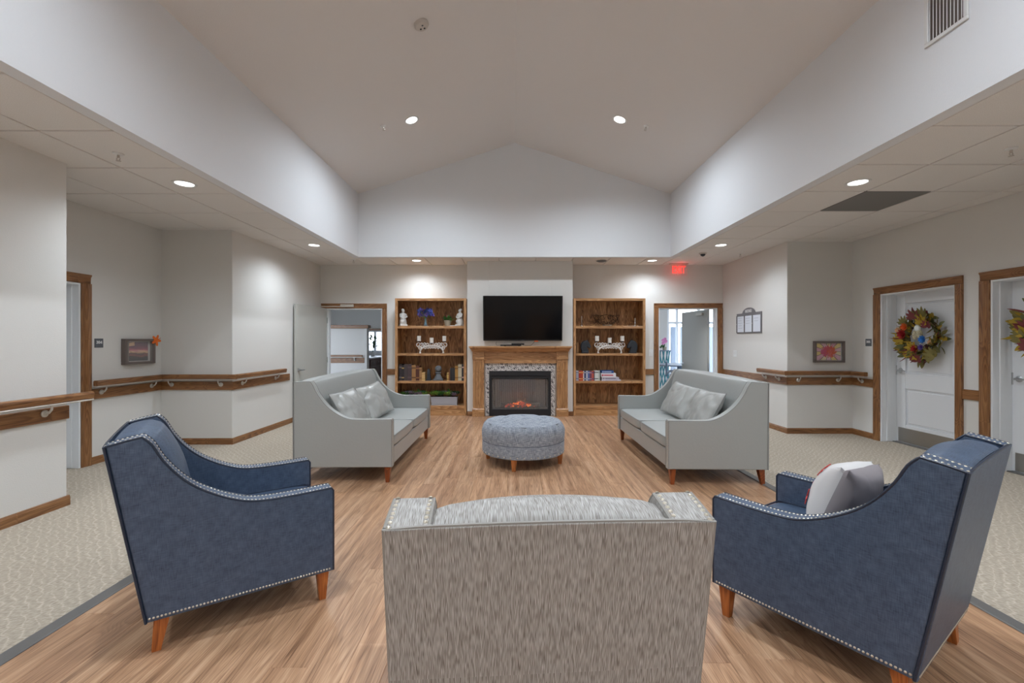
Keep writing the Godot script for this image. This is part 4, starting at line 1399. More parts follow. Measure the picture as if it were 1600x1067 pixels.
# ---------------------------------------------------------------- bookcases
func bookcase(label: String, x0: float, x1: float) -> Node3D:
	var n := thing("bookcase", label, "bookcase", Vector3.ZERO, 0.0, "oak bookcases")
	var zf := ZC - 0.005
	var zb := ZB + 0.001
	var st := 0.046
	part(n, "back_board", MB.new().bb(x0 + 0.02, x1 - 0.02, 0.1, 2.03, zb, zb + 0.012).mesh(1, 0, Vector2(rng.randf(), rng.randf())), M.oak_back)
	for x in [x0, x1 - st]:
		part(n, "face_stile", MB.new().bb(x, x + st, 0.0, 2.057, zf - 0.02, zf, 0.002).mesh(1, 0, Vector2(rng.randf(), rng.randf())), M.oak)
	part(n, "face_rail", MB.new().bb(x0 + st, x1 - st, 2.012, 2.057, zf - 0.02, zf, 0.002).mesh(0, 0), M.oak)
	part(n, "toe_kick", MB.new().bb(x0 + st, x1 - st, 0.0, 0.118, zf - 0.03, zf - 0.012, 0.002).mesh(0, 0), M.oak)
	for x in [x0, x1 - 0.02]:
		part(n, "side_panel", MB.new().bb(x, x + 0.02, 0.0, 2.05, zb, zf - 0.02).mesh(1, 0, Vector2(rng.randf(), 0)), M.oak_back)
	part(n, "top_panel", MB.new().bb(x0, x1, 2.03, 2.055, zb, zf - 0.02).mesh(0, 0), M.oak_back)
	for s in [[1.528, 1.572], [1.05, 1.09], [0.568, 0.608], [0.118, 0.174]]:
		part(n, "shelf", MB.new().bb(x0 + 0.02, x1 - 0.02, s[1] - 0.02, s[1], zb + 0.012, zf - 0.022).bb(x0 + st, x1 - st, s[0], s[1], zf - 0.022, zf - 0.003, 0.002).mesh(0, 0, Vector2(rng.randf(), rng.randf())), M.oak)
	return n

func book(x: float, y: float, w: float, h: float, d: float, cover: Color, label: String, group: String, band := Color(0, 0, 0, 0), lean := 0.0, zc := ZC - 0.06) -> void:
	var key := "book%s" % cover.to_html()
	if not M.has(key):
		mat(key, cover, 0.6)
	var n := thing("book", label, "book", Vector3(x, y, zc), 0.0, group)
	n.rotation.z = lean
	var t := 0.0035
	part(n, "cover", MB.new().extrude(pv([-w / 2, 0, w / 2, 0, w / 2, -d, w / 2 - t, -d, w / 2 - t, -t * 1.5, -w / 2 + t, -t * 1.5, -w / 2 + t, -d, -w / 2, -d]), 0, h, axes(Vector3.RIGHT, Vector3(0, 0, 1), Vector3.UP)).mesh(-1, 0), M[key])
	part(n, "page_block", MB.new().bb(-w / 2 + t, w / 2 - t, 0.004, h - 0.004, -d + 0.004, -t).mesh(-1, 0), M.pages)
	if band.a > 0:
		var bk := "band%s" % band.to_html()
		if not M.has(bk):
			mat(bk, band, 0.6)
		for q in [0.16, 0.78]:
			part(n, "spine_band", MB.new().bb(-w / 2 - 0.0004, w / 2 + 0.0004, h * q, h * q + h * 0.08, -0.004, 0.0012).mesh(-1, 0), M[bk])

func figurine(called: String, label: String, at: Vector3, yaw: float) -> void:
	# seated lady in flowing robes on a square plinth
	var n := thing(called, label, "figurine", at, yaw, "white figurines")
	part(n, "plinth", MB.new().box(Vector3(0, 0.018, 0), Vector3(0.13, 0.036, 0.12), 0.006).mesh(), M.white_ceramic)
	var b := MB.new()
	b.lathe([Vector2(0.002, 0.034), Vector2(0.058, 0.036), Vector2(0.066, 0.06), Vector2(0.06, 0.10), Vector2(0.05, 0.135), Vector2(0.046, 0.17), Vector2(0.05, 0.2), Vector2(0.044, 0.225), Vector2(0.022, 0.24), Vector2(0.017, 0.25), Vector2(0.002, 0.252)], 18)
	b.ell(Vector3(-0.012, 0.085, 0.03), Vector3(0.05, 0.045, 0.045), 12, 8)
	b.ell(Vector3(0, 0.272, 0.004), Vector3(0.028, 0.034, 0.03), 12, 8)
	b.ell(Vector3(0, 0.292, -0.012), Vector3(0.03, 0.022, 0.028), 10, 6)
	b.tube([Vector3(-0.045, 0.215, 0), Vector3(-0.058, 0.165, 0.03), Vector3(-0.015, 0.14, 0.055)], [0.018, 0.016, 0.012], 8)
	b.tube([Vector3(0.045, 0.215, 0), Vector3(0.058, 0.165, 0.03), Vector3(0.015, 0.14, 0.055)], [0.018, 0.016, 0.012], 8)
	part(n, "figure", b.mesh(-1, 50), M.white_ceramic)

func curl(c: Vector2, r: float, turns: float, a0: float, dirn: float, z: float) -> Array:
	var p := []
	for k in 15:
		var s := k / 14.0
		var a := a0 + dirn * TAU * turns * s
		var rr := r * (1.0 - 0.72 * s)
		p.append(Vector3(c.x + cos(a) * rr, c.y + sin(a) * rr, z))
	return p

func candelabra(label: String, at: Vector3) -> void:
	var n := thing("candle_holder", label, "candle holder", at, 0.0, "scrolled candle holders")
	# openwork of scrolls, half drawn and mirrored, on a bent rib
	for s in [-1, 1]:
		var rib := []
		for p in [Vector2(0, 0.135), Vector2(0.06, 0.128), Vector2(0.11, 0.118), Vector2(0.155, 0.10), Vector2(0.185, 0.075), Vector2(0.2, 0.045)]:
			rib.append(Vector3(p.x * s, p.y, 0))
		part(n, "rib", MB.new().tube(rib, [0.012, 0.012, 0.013, 0.014, 0.013, 0.01], 8).mesh(), M.white_resin)
		for c in [[0.232, 0.155, 0.048, 3.9, 1.25], [0.215, 0.09, 0.03, 1.2, 1.1], [0.165, 0.125, 0.034, 2.6, 1.2], [0.125, 0.165, 0.03, 4.4, 1.15], [0.12, 0.095, 0.026, 0.6, 1.1], [0.075, 0.155, 0.03, 5.2, 1.2], [0.07, 0.10, 0.024, 1.0, 1.0], [0.028, 0.152, 0.028, 3.5, 1.2], [0.025, 0.105, 0.022, 2.0, 1.0], [0.175, 0.165, 0.02, 0.3, 1.0]]:
			var pts: Array = curl(Vector2(c[0] * s, c[1]), c[2], c[4], c[3] if s > 0 else PI - c[3], s, 0.0)
			var rr := []
			for k in pts.size():
				rr.append(lerpf(0.0085, 0.006, float(k) / pts.size()))
			part(n, "scroll", MB.new().tube(pts, rr, 7).mesh(), M.white_resin)
		part(n, "foot", MB.new().lathe([Vector2(0.002, 0.0), Vector2(0.018, 0.002), Vector2(0.016, 0.02), Vector2(0.01, 0.03), Vector2(0.014, 0.05), Vector2(0.002, 0.052)], 12, Transform3D(Basis(), Vector3(0.205 * s, 0, 0))).mesh(), M.white_resin)
	for c in [[-0.225, 0.205], [0.0, 0.172], [0.225, 0.205]]:
		part(n, "dish", MB.new().lathe([Vector2(0.002, 0.0), Vector2(0.016, 0.002), Vector2(0.036, 0.012), Vector2(0.038, 0.016), Vector2(0.002, 0.016)], 16, Transform3D(Basis(), Vector3(c[0], c[1] - 0.004, 0))).mesh(), M.charcoal)
		var cd := thing("pillar_candle", "short white pillar candle, %s, %s" % ["middle one" if c[0] == 0.0 else ("end next to the chimney breast" if (c[0] > 0) == (at.x < 0) else "end away from the chimney breast"), "holder between the horse heads" if at.x > 0 else "holder above the old books"], "candle", at + Vector3(c[0], c[1] + 0.012, 0), 0.0, "pillar candles on the bookcases")
		part(cd, "wax", MB.new().lathe([Vector2(0.002, 0.0), Vector2(0.034, 0.0), Vector2(0.035, 0.004), Vector2(0.035, 0.088), Vector2(0.032, 0.092), Vector2(0.02, 0.088), Vector2(0.002, 0.086)], 18).mesh(), M.candle)
		part(cd, "wick", MB.new().tube([Vector3(0, 0.085, 0), Vector3(0.001, 0.1, 0)], 0.0015, 5).mesh(), M.charcoal)

func horse_head(label: String, at: Vector3, s: float) -> void:
	var n := thing("horse_bust", label, "sculpture", at, 0.0, "horse head bookends")
	part(n, "base", MB.new().box(Vector3(0, 0.02, 0), Vector3(0.12, 0.04, 0.09), 0.006).mesh(), M.charcoal)
	var poly := PackedVector2Array()
	for p in [Vector2(-0.058, 0.035), Vector2(0.06, 0.035), Vector2(0.052, 0.07), Vector2(0.04, 0.095), Vector2(0.038, 0.115), Vector2(0.058, 0.098), Vector2(0.078, 0.088), Vector2(0.096, 0.098), Vector2(0.1, 0.12), Vector2(0.088, 0.158), Vector2(0.066, 0.198), Vector2(0.042, 0.218), Vector2(0.036, 0.242), Vector2(0.018, 0.222), Vector2(-0.015, 0.216), Vector2(-0.05, 0.196), Vector2(-0.072, 0.155), Vector2(-0.078, 0.10), Vector2(-0.07, 0.06)]:
		poly.append(Vector2(p.x * s, p.y))
	part(n, "head", MB.new().extrude(poly, -0.04, 0.04, Transform3D(), 0.012, 3).mesh(-1, 50), M.charcoal)
	var mane := MB.new()
	for k in 7:
		var q := [Vector2(-0.0, 0.214), Vector2(-0.025, 0.205), Vector2(-0.048, 0.188), Vector2(-0.062, 0.165), Vector2(-0.07, 0.138), Vector2(-0.073, 0.11), Vector2(-0.068, 0.08)]
		mane.ell(Vector3(q[k].x * s, q[k].y, 0), Vector3(0.014, 0.02, 0.024), 8, 5)
	part(n, "mane", mane.mesh(), M.charcoal)

func foliage(parent: Node3D, called: String, center: Vector3, count: int, spread: Vector3, l: float, mats: Array, sd: int) -> void:
	var r := RandomNumberGenerator.new()
	r.seed = sd
	var meshes := []
	for k in 3:
		meshes.append(MB.new().leaf(Transform3D(), l * (0.8 + 0.2 * k), l * 0.45, 0.25).mesh(-1, 50))
	for k in count:
		var b := Basis(Vector3.UP, r.randf() * TAU) * Basis(Vector3.RIGHT, r.randf_range(0.1, 1.2))
		part(parent, called, meshes[k % 3], mats[r.randi() % mats.size()], Transform3D(b, center + Vector3(r.randf_range(-1, 1) * spread.x, r.randf_range(-0.3, 1) * spread.y, r.randf_range(-1, 1) * spread.z)))

func rosette(parent: Node3D, at: Vector3, r: float, m: Material, sd: int) -> void:
	var rr := RandomNumberGenerator.new()
	rr.seed = sd
	var mb := MB.new()
	for ring in [[9, 1.15, 1.0], [7, 0.75, 0.8], [4, 0.35, 0.55]]:
		for k in ring[0]:
			var b := Basis(Vector3.UP, TAU * k / ring[0] + ring[1] + rr.randf() * 0.2) * Basis(Vector3.RIGHT, ring[1])
			mb.leaf(Transform3D(b, at), r * ring[2], r * 0.5, -0.25, 0.003)
	part(parent, "succulent", mb.mesh(-1, 50), m)

func bookcase_things() -> void:
	var zc := ZC - 0.13
	bookcase("oak bookcase with old books, blue flowers and a long planter", -2.051, -0.80)
	bookcase("oak bookcase with board games and dark horse heads", 1.076, 2.34)
	# --- flower bookcase, top shelf (y 1.572)
	figurine("figurine", "white robed figurine on the top shelf beside the blue flowers", Vector3(-1.94, 1.572, zc), 0.5)
	figurine("figurine", "white robed figurine on the top shelf beside the succulent pot", Vector3(-0.925, 1.572, zc), -0.6)
	var v := thing("flower_vase", "slim glass vase of blue violet silk flowers", "vase", Vector3(-1.54, 1.572, zc))
	part(v, "vase", MB.new().lathe([Vector2(0.002, 0.0), Vector2(0.03, 0.002), Vector2(0.032, 0.03), Vector2(0.022, 0.06), Vector2(0.02, 0.11), Vector2(0.028, 0.14), Vector2(0.024, 0.14), Vector2(0.016, 0.11), Vector2(0.018, 0.06), Vector2(0.026, 0.03), Vector2(0.002, 0.008)], 18).mesh(-1, 50), M.vase_glass)
	var r := RandomNumberGenerator.new()
	r.seed = 31
	for k in 22:
		var a := r.randf() * TAU
		var rad := sqrt(r.randf()) * 0.125
		var tip := Vector3(cos(a) * rad, 0.16 + r.randf() * 0.11 + (0.125 - rad) * 0.5, sin(a) * rad * 0.7)
		var st := part(v, "stem", MB.new().tube([Vector3(0, 0.02, 0), Vector3(0, 0.14, 0), tip], 0.002, 5).mesh(), M.leaf_lime)
		var fl := MB.new()
		for q in 6:
			fl.leaf(Transform3D(Basis(Vector3.UP, a) * Basis(Vector3.RIGHT, r.randf_range(0.2, 1.4)) * Basis(Vector3.UP, TAU * q / 6.0) * Basis(Vector3.RIGHT, 0.9), tip), 0.058, 0.034, 0.15)
		part(v, "flower", fl.mesh(-1, 50), M.petal_blue if k % 3 else M.petal_violet)
		if st: pass
	var pt := thing("potted_succulent", "small stone pot with a spiky green succulent on the top shelf", "potted plant", Vector3(-1.145, 1.572, zc))
	part(pt, "pot", MB.new().lathe([Vector2(0.002, 0), Vector2(0.046, 0.0), Vector2(0.062, 0.085), Vector2(0.066, 0.09), Vector2(0.066, 0.105), Vector2(0.058, 0.105), Vector2(0.054, 0.088), Vector2(0.002, 0.088)], 22).mesh(-1, 40), M.clay_pot)
	foliage(pt, "leaf", Vector3(0, 0.085, 0), 26, Vector3(0.045, 0.03, 0.045), 0.10, [M.leaf_green, M.leaf_deep, M.leaf_green, M.w_maroon], 5)
	one("tray", MB.new().box(Vector3(-1.03, 1.578, ZC - 0.05), Vector3(0.13, 0.011, 0.045), 0.004).mesh(), M.white_ceramic, "thin white tray lying beside the succulent pot", "tray")
	# second shelf (y 1.09)
	candelabra("white scrolled three-candle holder in the flower bookcase", Vector3(-1.43, 1.09, zc))
	# third shelf (y 0.608): old books and two ornaments
	var xs := -1.995
	var old := [[0.048, 0.29, rgb(58, 50, 54), rgb(120, 112, 110), "dark grey book at the end of the old books"], [0.042, 0.27, rgb(44, 38, 40), rgb(170, 140, 80), "black book with a gilt oval"], [0.062, 0.29, rgb(70, 60, 60), Color(0, 0, 0, 0), "thick brown grey book without bands"], [0.072, 0.29, rgb(74, 58, 62), rgb(90, 74, 76), "thick plum brown book"], [0.072, 0.275, rgb(158, 116, 72), rgb(96, 66, 38), "tan marbled book with brown bands"], [0.062, 0.262, rgb(86, 46, 36), rgb(140, 96, 60), "red brown leather book"], [0.044, 0.232, rgb(162, 122, 78), rgb(120, 80, 44), "narrow golden tan book"], [0.058, 0.145, rgb(206, 170, 112), rgb(170, 130, 80), "short cream book next to the black obelisk"]]
	for b in old:
		book(xs + b[0] / 2, 0.608, b[0] - 0.002, b[1], 0.17, b[2], b[4] + " in the flower bookcase", "old books in the flower bookcase", b[3])
		xs += b[0]
	var ob := thing("obelisk", "small black tapered bookend beside the short cream book", "ornament", Vector3(-1.475, 0.608, ZC - 0.1))
	part(ob, "base", MB.new().box(Vector3(0, 0.012, 0), Vector3(0.09, 0.024, 0.09), 0.004).mesh(), M.charcoal)
	part(ob, "shaft", MB.new().loft([[Vector3(-0.032, 0.024, -0.03), Vector3(0.032, 0.024, -0.03), Vector3(0.032, 0.024, 0.03), Vector3(-0.032, 0.024, 0.03)], [Vector3(-0.02, 0.19, -0.02), Vector3(0.02, 0.19, -0.02), Vector3(0.02, 0.19, 0.02), Vector3(-0.02, 0.19, 0.02)], [Vector3(-0.001, 0.215, -0.001), Vector3(0.001, 0.215, -0.001), Vector3(0.001, 0.215, 0.001), Vector3(-0.001, 0.215, 0.001)]]).mesh(-1, 20), M.charcoal)
	var fi := thing("ball_finial", "grey stone ball finial on a stepped base among old books", "ornament", Vector3(-1.31, 0.608, ZC - 0.12))
	part(fi, "base", MB.new().box(Vector3(0, 0.014, 0), Vector3(0.17, 0.028, 0.15), 0.006).lathe([Vector2(0.002, 0.026), Vector2(0.075, 0.028), Vector2(0.068, 0.05), Vector2(0.045, 0.09), Vector2(0.04, 0.12), Vector2(0.055, 0.135), Vector2(0.05, 0.148), Vector2(0.002, 0.15)], 24).mesh(-1, 35), M.stone_grey)
	part(fi, "ball", MB.new().ell(Vector3(0, 0.205, 0), Vector3(0.06, 0.06, 0.06), 22, 14).mesh(), M.stone_grey)
	xs = -1.172
	for b in [[0.034, 0.14, rgb(196, 160, 92), rgb(120, 90, 50), "short golden book beside the stone finial", 0.02], [0.024, 0.2, rgb(128, 84, 48), Color(0, 0, 0, 0), "slim brown book beside the stone finial", 0.0], [0.044, 0.222, rgb(40, 38, 40), Color(0, 0, 0, 0), "black book leaning by the golden book", 0.0], [0.042, 0.222, rgb(46, 44, 46), Color(0, 0, 0, 0), "charcoal book next to the marbled gold book", 0.0], [0.056, 0.262, rgb(172, 128, 66), rgb(130, 90, 44), "marbled gold book", 0.0], [0.064, 0.288, rgb(196, 184, 158), rgb(150, 138, 116), "tall cream book", 0.0], [0.064, 0.288, rgb(52, 52, 56), rgb(190, 160, 156), "black book with pink bands at the shelf end", 0.0]]:
		xs += b[5]
		book(xs + b[0] / 2, 0.608, b[0] - 0.002, b[1], 0.17, b[2], b[4] + " in the flower bookcase", "old books in the flower bookcase", b[3])
		xs += b[0]
	# bottom shelf: long planter, a second one behind the sofa arm
	var pr := RandomNumberGenerator.new()
	pr.seed = 77
	for q in [[-1.20, 0.47, "long galvanised planter of succulents, not hidden by the sofa"], [-1.74, 0.44, "long galvanised planter of succulents behind the sofa arm"]]:
		var p := thing("planter_box", q[2], "planter", Vector3(q[0], 0.174, ZC - 0.13), 0.0, "succulent planters")
		var w: float = q[1]
		part(p, "trough", MB.new().loft([[Vector3(-w / 2 + 0.01, 0, -0.06), Vector3(w / 2 - 0.01, 0, -0.06), Vector3(w / 2 - 0.01, 0, 0.06), Vector3(-w / 2 + 0.01, 0, 0.06)], [Vector3(-w / 2, 0.145, -0.07), Vector3(w / 2, 0.145, -0.07), Vector3(w / 2, 0.145, 0.07), Vector3(-w / 2, 0.145, 0.07)]]).mesh(-1, 20), M.galvanised)
		part(p, "rim", MB.new().bb(-w / 2 - 0.004, w / 2 + 0.004, 0.138, 0.148, 0.066, 0.076, 0.002).bb(-w / 2 - 0.004, w / 2 + 0.004, 0.138, 0.148, -0.076, -0.066, 0.002).mesh(), M.galvanised)
		part(p, "soil", MB.new().bb(-w / 2 + 0.006, w / 2 - 0.006, 0.143, 0.150, -0.064, 0.064).mesh(), M.soil)
		for k in 13:
			rosette(p, Vector3(-w / 2 + 0.03 + (w - 0.06) * k / 12.0, 0.165 + pr.randf() * 0.03, pr.randf_range(-0.035, 0.045)), 0.072 + pr.randf() * 0.025, [M.leaf_green, M.leaf_lime, M.leaf_deep, M.leaf_lime, M.leaf_mauve][pr.randi() % 5], 300 + k)
		foliage(p, "leaf", Vector3(0, 0.16, -0.01), 26, Vector3(w / 2 - 0.03, 0.03, 0.04), 0.10, [M.leaf_green, M.leaf_deep], 9)
	# --- game bookcase
	for q in [[1.24, 0.18, "taller"], [2.19, 0.145, "shorter"]]:
		var c := thing("candlestick", "%s twisted silver candlestick on the top shelf" % q[2], "candlestick", Vector3(q[0], 1.572, zc), 0.0, "twisted candlesticks")
		var h: float = q[1]
		part(c, "base", MB.new().lathe([Vector2(0.002, 0), Vector2(0.024, 0.0), Vector2(0.022, 0.008), Vector2(0.008, 0.016), Vector2(0.002, 0.018)], 14).mesh(), M.silver)
		var beads := MB.new()
		for k in 8:
			beads.ell(Vector3(0, 0.022 + (h - 0.03) * k / 7.0, 0), Vector3(0.011, 0.011, 0.011), 10, 6)
		part(c, "stem", beads.mesh(), M.silver)
	var wa := thing("wire_scroll", "dark wire scroll ornament standing at the bookcase's top shelf back", "ornament", Vector3(1.72, 1.572, ZB + 0.06))
	var wm := MB.new()
	for s in [-1, 1]:
		for c in [[0.07, 0.17, 0.05, 0.0], [0.17, 0.16, 0.055, 2.0], [0.12, 0.09, 0.05, 4.0], [0.21, 0.09, 0.035, 1.0], [0.04, 0.06, 0.04, 3.0]]:
			wm.tube(curl(Vector2(c[0] * s, c[1]), c[2], 1.4, c[3], s, 0.0), 0.0045, 6)
		wm.tube([Vector3(0, 0.02, 0), Vector3(0.1 * s, 0.05, 0), Vector3(0.2 * s, 0.12, 0), Vector3(0.24 * s, 0.2, 0)], 0.0045, 6)
	wm.tube([Vector3(-0.25, 0.21, 0), Vector3(-0.1, 0.2, 0), Vector3(0, 0.22, 0), Vector3(0.1, 0.2, 0), Vector3(0.25, 0.21, 0)], 0.0045, 6)
	part(wa, "scrollwork", wm.mesh(), M.wire)
	part(wa, "stand", MB.new().box(Vector3(0, 0.006, 0), Vector3(0.3, 0.012, 0.06), 0.003).mesh(), M.wire)
	one("dish", MB.new().lathe([Vector2(0.002, 0), Vector2(0.05, 0.0), Vector2(0.09, 0.016), Vector2(0.086, 0.018), Vector2(0.05, 0.006), Vector2(0.002, 0.006)], 26, Transform3D(Basis(), Vector3(1.70, 1.5725, ZC - 0.14))).mesh(-1, 40), M.white_ceramic, "shallow white dish in front of the wire scroll", "dish")
	horse_head("black horse head bust beside the mantel end of the shelf", Vector3(1.30, 1.09, zc), 1.0)
	horse_head("black horse head bust on the shelf end away from the mantel", Vector3(2.15, 1.09, zc), -1.0)
	candelabra("white scrolled three-candle holder between the horse heads", Vector3(1.74, 1.09, zc))
	book(1.135, 1.09, 0.02, 0.2, 0.15, rgb(120, 84, 52), "slim brown book at the mantel end of the horse head shelf", "", Color(0, 0, 0, 0))
	book(1.162, 1.09, 0.026, 0.19, 0.15, rgb(150, 108, 66), "tan book at the mantel end of the horse head shelf", "", Color(0, 0, 0, 0))
	xs = 1.128
	var gn := 0
	for b in [[0.05, 0.178, rgb(178, 176, 190), rgb(120, 120, 140), "lilac grey"], [0.034, 0.176, rgb(176, 58, 44), rgb(220, 190, 120), "red"], [0.044, 0.176, rgb(186, 74, 46), rgb(220, 170, 90), "orange red"], [0.018, 0.17, rgb(222, 220, 222), rgb(160, 60, 60), "thin white"], [0.034, 0.174, rgb(62, 70, 110), rgb(190, 190, 200), "navy"], [0.03, 0.174, rgb(200, 202, 212), rgb(120, 130, 170), "pale blue"], [0.032, 0.174, rgb(84, 104, 160), rgb(200, 200, 210), "mid blue"], [0.036, 0.172, rgb(116, 70, 92), rgb(190, 150, 160), "plum"], [0.04, 0.172, rgb(190, 90, 76), rgb(70, 80, 130), "salmon"], [0.012, 0.17, rgb(40, 44, 60), Color(0, 0, 0, 0), "very thin black"], [0.03, 0.178, rgb(214, 216, 214), rgb(90, 90, 90), "white grey-banded"], [0.03, 0.178, rgb(226, 226, 222), rgb(60, 66, 70), "white black-banded"], [0.034, 0.176, rgb(196, 200, 196), rgb(150, 160, 150), "pale green grey"]]:
		book(xs + b[0] / 2, 0.608, b[0] - 0.002, b[1], 0.13, b[2], b[4] + " paperback standing in the game bookcase row", "paperbacks in the game bookcase", b[3])
		xs += b[0]
		gn += 1
	var gy := 0.608
	for b in [[1.75, 0.34, 0.022, rgb(222, 220, 230), "white bottom game box in the stack, thinnest", rgb(120, 110, 150)], [1.735, 0.30, 0.04, rgb(196, 190, 204), "lilac game box second from the stack's bottom", rgb(90, 80, 100)], [1.70, 0.26, 0.072, rgb(232, 230, 234), "thick white game box in the stack", rgb(200, 90, 110)], [1.685, 0.21, 0.045, rgb(52, 90, 150), "blue game box topping the stack", rgb(200, 210, 225)]]:
		var g := thing("game_box", b[4], "game box", Vector3(b[0], gy, ZC - 0.14), 0.0, "stacked game boxes")
		var key := "box%s" % b[3].to_html()
		mat(key, b[3], 0.5)
		mat(key + "p", b[5], 0.5)
		part(g, "lid", MB.new().box(Vector3(0, b[2] / 2, 0), Vector3(b[1], b[2] - 0.001, 0.2), 0.002).mesh(-1, 0), M[key])
		part(g, "printed_panel", MB.new().box(Vector3(0.0, b[2] / 2, 0.1), Vector3(b[1] * 0.62, b[2] * 0.3, 0.002)).mesh(-1, 0), M[key + "p"])
		part(g, "logo_spot", MB.new().lathe([Vector2(0.001, 0), Vector2(b[2] * 0.25, 0), Vector2(b[2] * 0.25, 0.002), Vector2(0.001, 0.002)], 12, axes(Vector3.RIGHT, Vector3.BACK, Vector3.UP, Vector3(-b[1] * 0.4, b[2] / 2, 0.0995))).mesh(), M[key + "p"])
		gy += b[2]

# ---------------------------------------------------------------- things on walls and ceilings
func text(s: String, h: float, depth := 0.002) -> Mesh:
	var f := SystemFont.new()
	f.font_names = PackedStringArray(["Droid Sans"])
	f.font_weight = 700
	var t := TextMesh.new()
	t.text = s
	t.font = f
	t.font_size = 64
	t.pixel_size = h / 46.0
	t.depth = depth
	return t

func sunset_texture() -> ImageTexture:
	var w := 160
	var h := 120
	var no := FastNoiseLite.new()
	no.seed = 4
	no.frequency = 0.02
	var im := Image.create(w, h, false, Image.FORMAT_RGB8)
	var L := lut([[0.0, rgb(92, 60, 84)], [0.3, rgb(128, 70, 92)], [0.42, rgb(206, 110, 122)], [0.5, rgb(214, 176, 160)], [0.55, rgb(236, 190, 140)], [0.6, rgb(90, 70, 70)], [0.72, rgb(150, 80, 76)], [0.8, rgb(64, 56, 60)], [1.0, rgb(40, 38, 44)]])
	for y in h:
		for x in w:
			var k := float(y) / h + 0.14 * no.get_noise_2d(x * 0.5, y * 2.0) + 0.05 * no.get_noise_2d(x, y * 6.0)
			im.set_pixel(x, y, L[clampi(int(k * 255), 0, 255)])
	return ImageTexture.create_from_image(im)

func bloom_texture() -> ImageTexture:
	var w := 160
	var h := 120
	var no := FastNoiseLite.new()
	no.seed = 9
	no.frequency = 0.05
	var im := Image.create(w, h, false, Image.FORMAT_RGB8)
	for y in h:
		for x in w:
			var p := Vector2((x - 82.0) / 60.0, (y - 58.0) / 50.0)
			var a := p.angle()
			var r := p.length() + 0.42 * no.get_noise_2d(x, y)
			var c := rgb(214, 206, 208)
			var k := int(floor((a + PI) / TAU * 14.0))
			var edge := absf(fposmod((a + PI) / TAU * 14.0, 1.0) - 0.5)
			c = [rgb(232, 176, 196), rgb(240, 216, 140), rgb(236, 190, 204), rgb(238, 220, 176)][k % 4]
			if edge > 0.44 and r > 0.5: c = rgb(110, 90, 90)
			if r < 0.8:
				c = rgb(206, 66, 130).lerp(rgb(226, 88, 30), clampf(p.x * 0.9 + 0.55 + no.get_noise_2d(x * 2.0, y * 2.0), 0, 1))
			if r < 0.2: c = rgb(220, 70, 36)
			im.set_pixel(x, y, c)
	return ImageTexture.create_from_image(im)

func print_material(key: String, t: Texture2D, w: float, h: float) -> Material:
	var m := mat(key, Color.WHITE, 0.4, t)
	m.uv1_scale = Vector3(1.0 / w, -1.0 / h, 1)
	m.uv1_offset = Vector3(0.5, 0.5, 0)
	return m

# local axes: x right, y up, z out of the wall
func framed(n: Node3D, w: float, h: float, d: float, b: float, fm: Material, pm: Material, pw: float, ph: float) -> void:
	for q in [[-w / 2, w / 2, h / 2 - b, h / 2], [-w / 2, w / 2, -h / 2, -h / 2 + b], [-w / 2, -w / 2 + b, -h / 2 + b, h / 2 - b], [w / 2 - b, w / 2, -h / 2 + b, h / 2 - b]]:
		part(n, "frame_bar", MB.new().bb(q[0], q[1], q[2], q[3], 0, d, 0.003).mesh(-1, 0), fm)
	part(n, "backing", MB.new().bb(-w / 2 + b * 0.5, w / 2 - b * 0.5, -h / 2 + b * 0.5, h / 2 - b * 0.5, 0.002, 0.008).mesh(-1, 0), M.mat_board)
	part(n, "print", MB.new().bb(-pw / 2, pw / 2, -ph / 2, ph / 2, 0.008, 0.012).mesh(-1, 0), pm)
	part(n, "glass_pane", MB.new().bb(-w / 2 + b * 0.6, w / 2 - b * 0.6, -h / 2 + b * 0.6, h / 2 - b * 0.6, d - 0.012, d - 0.01).mesh(-1, 0), M.glass)

func room_sign(label: String, number: String, at: Vector3, yaw: float) -> void:
	var n := thing("room_sign", label, "sign", at, yaw, "room number signs")
	part(n, "plate", MB.new().box(Vector3(0, 0, 0.003), Vector3(0.098, 0.098, 0.006), 0.0015).mesh(-1, 0), M.sign_grey)
	part(n, "number", text(number, 0.030), M.letter_white, Transform3D(Basis(), Vector3(0, 0.008, 0.0068)), "white number " + number)
	part(n, "braille_line", MB.new().box(Vector3(0, -0.026, 0.0064), Vector3(0.03, 0.003, 0.001)).mesh(-1, 0), M.sign_grey)

func sprinkler(label: String, at: Vector3, tilt := 0.0) -> void:
	var n := thing("sprinkler", label, "sprinkler", at, 0.0, "ceiling sprinklers")
	n.rotation.z = tilt
	part(n, "escutcheon", MB.new().lathe([Vector2(0.002, 0.0), Vector2(0.036, 0.0), Vector2(0.034, -0.006), Vector2(0.016, -0.012), Vector2(0.002, -0.012)], 18).mesh(), M.plastic_white)
	part(n, "nozzle", MB.new().tube([Vector3(0, -0.01, 0), Vector3(0, -0.03, 0)], 0.009, 8).tube([Vector3(0.006, -0.028, 0), Vector3(0.014, -0.04, 0), Vector3(0.004, -0.054, 0)], 0.003, 5).tube([Vector3(-0.006, -0.028, 0), Vector3(-0.014, -0.04, 0), Vector3(-0.004, -0.054, 0)], 0.003, 5).mesh(), M.plastic_beige)
	part(n, "deflector", MB.new().lathe([Vector2(0.002, -0.054), Vector2(0.016, -0.054), Vector2(0.016, -0.057), Vector2(0.002, -0.057)], 12).mesh(), M.plastic_beige)

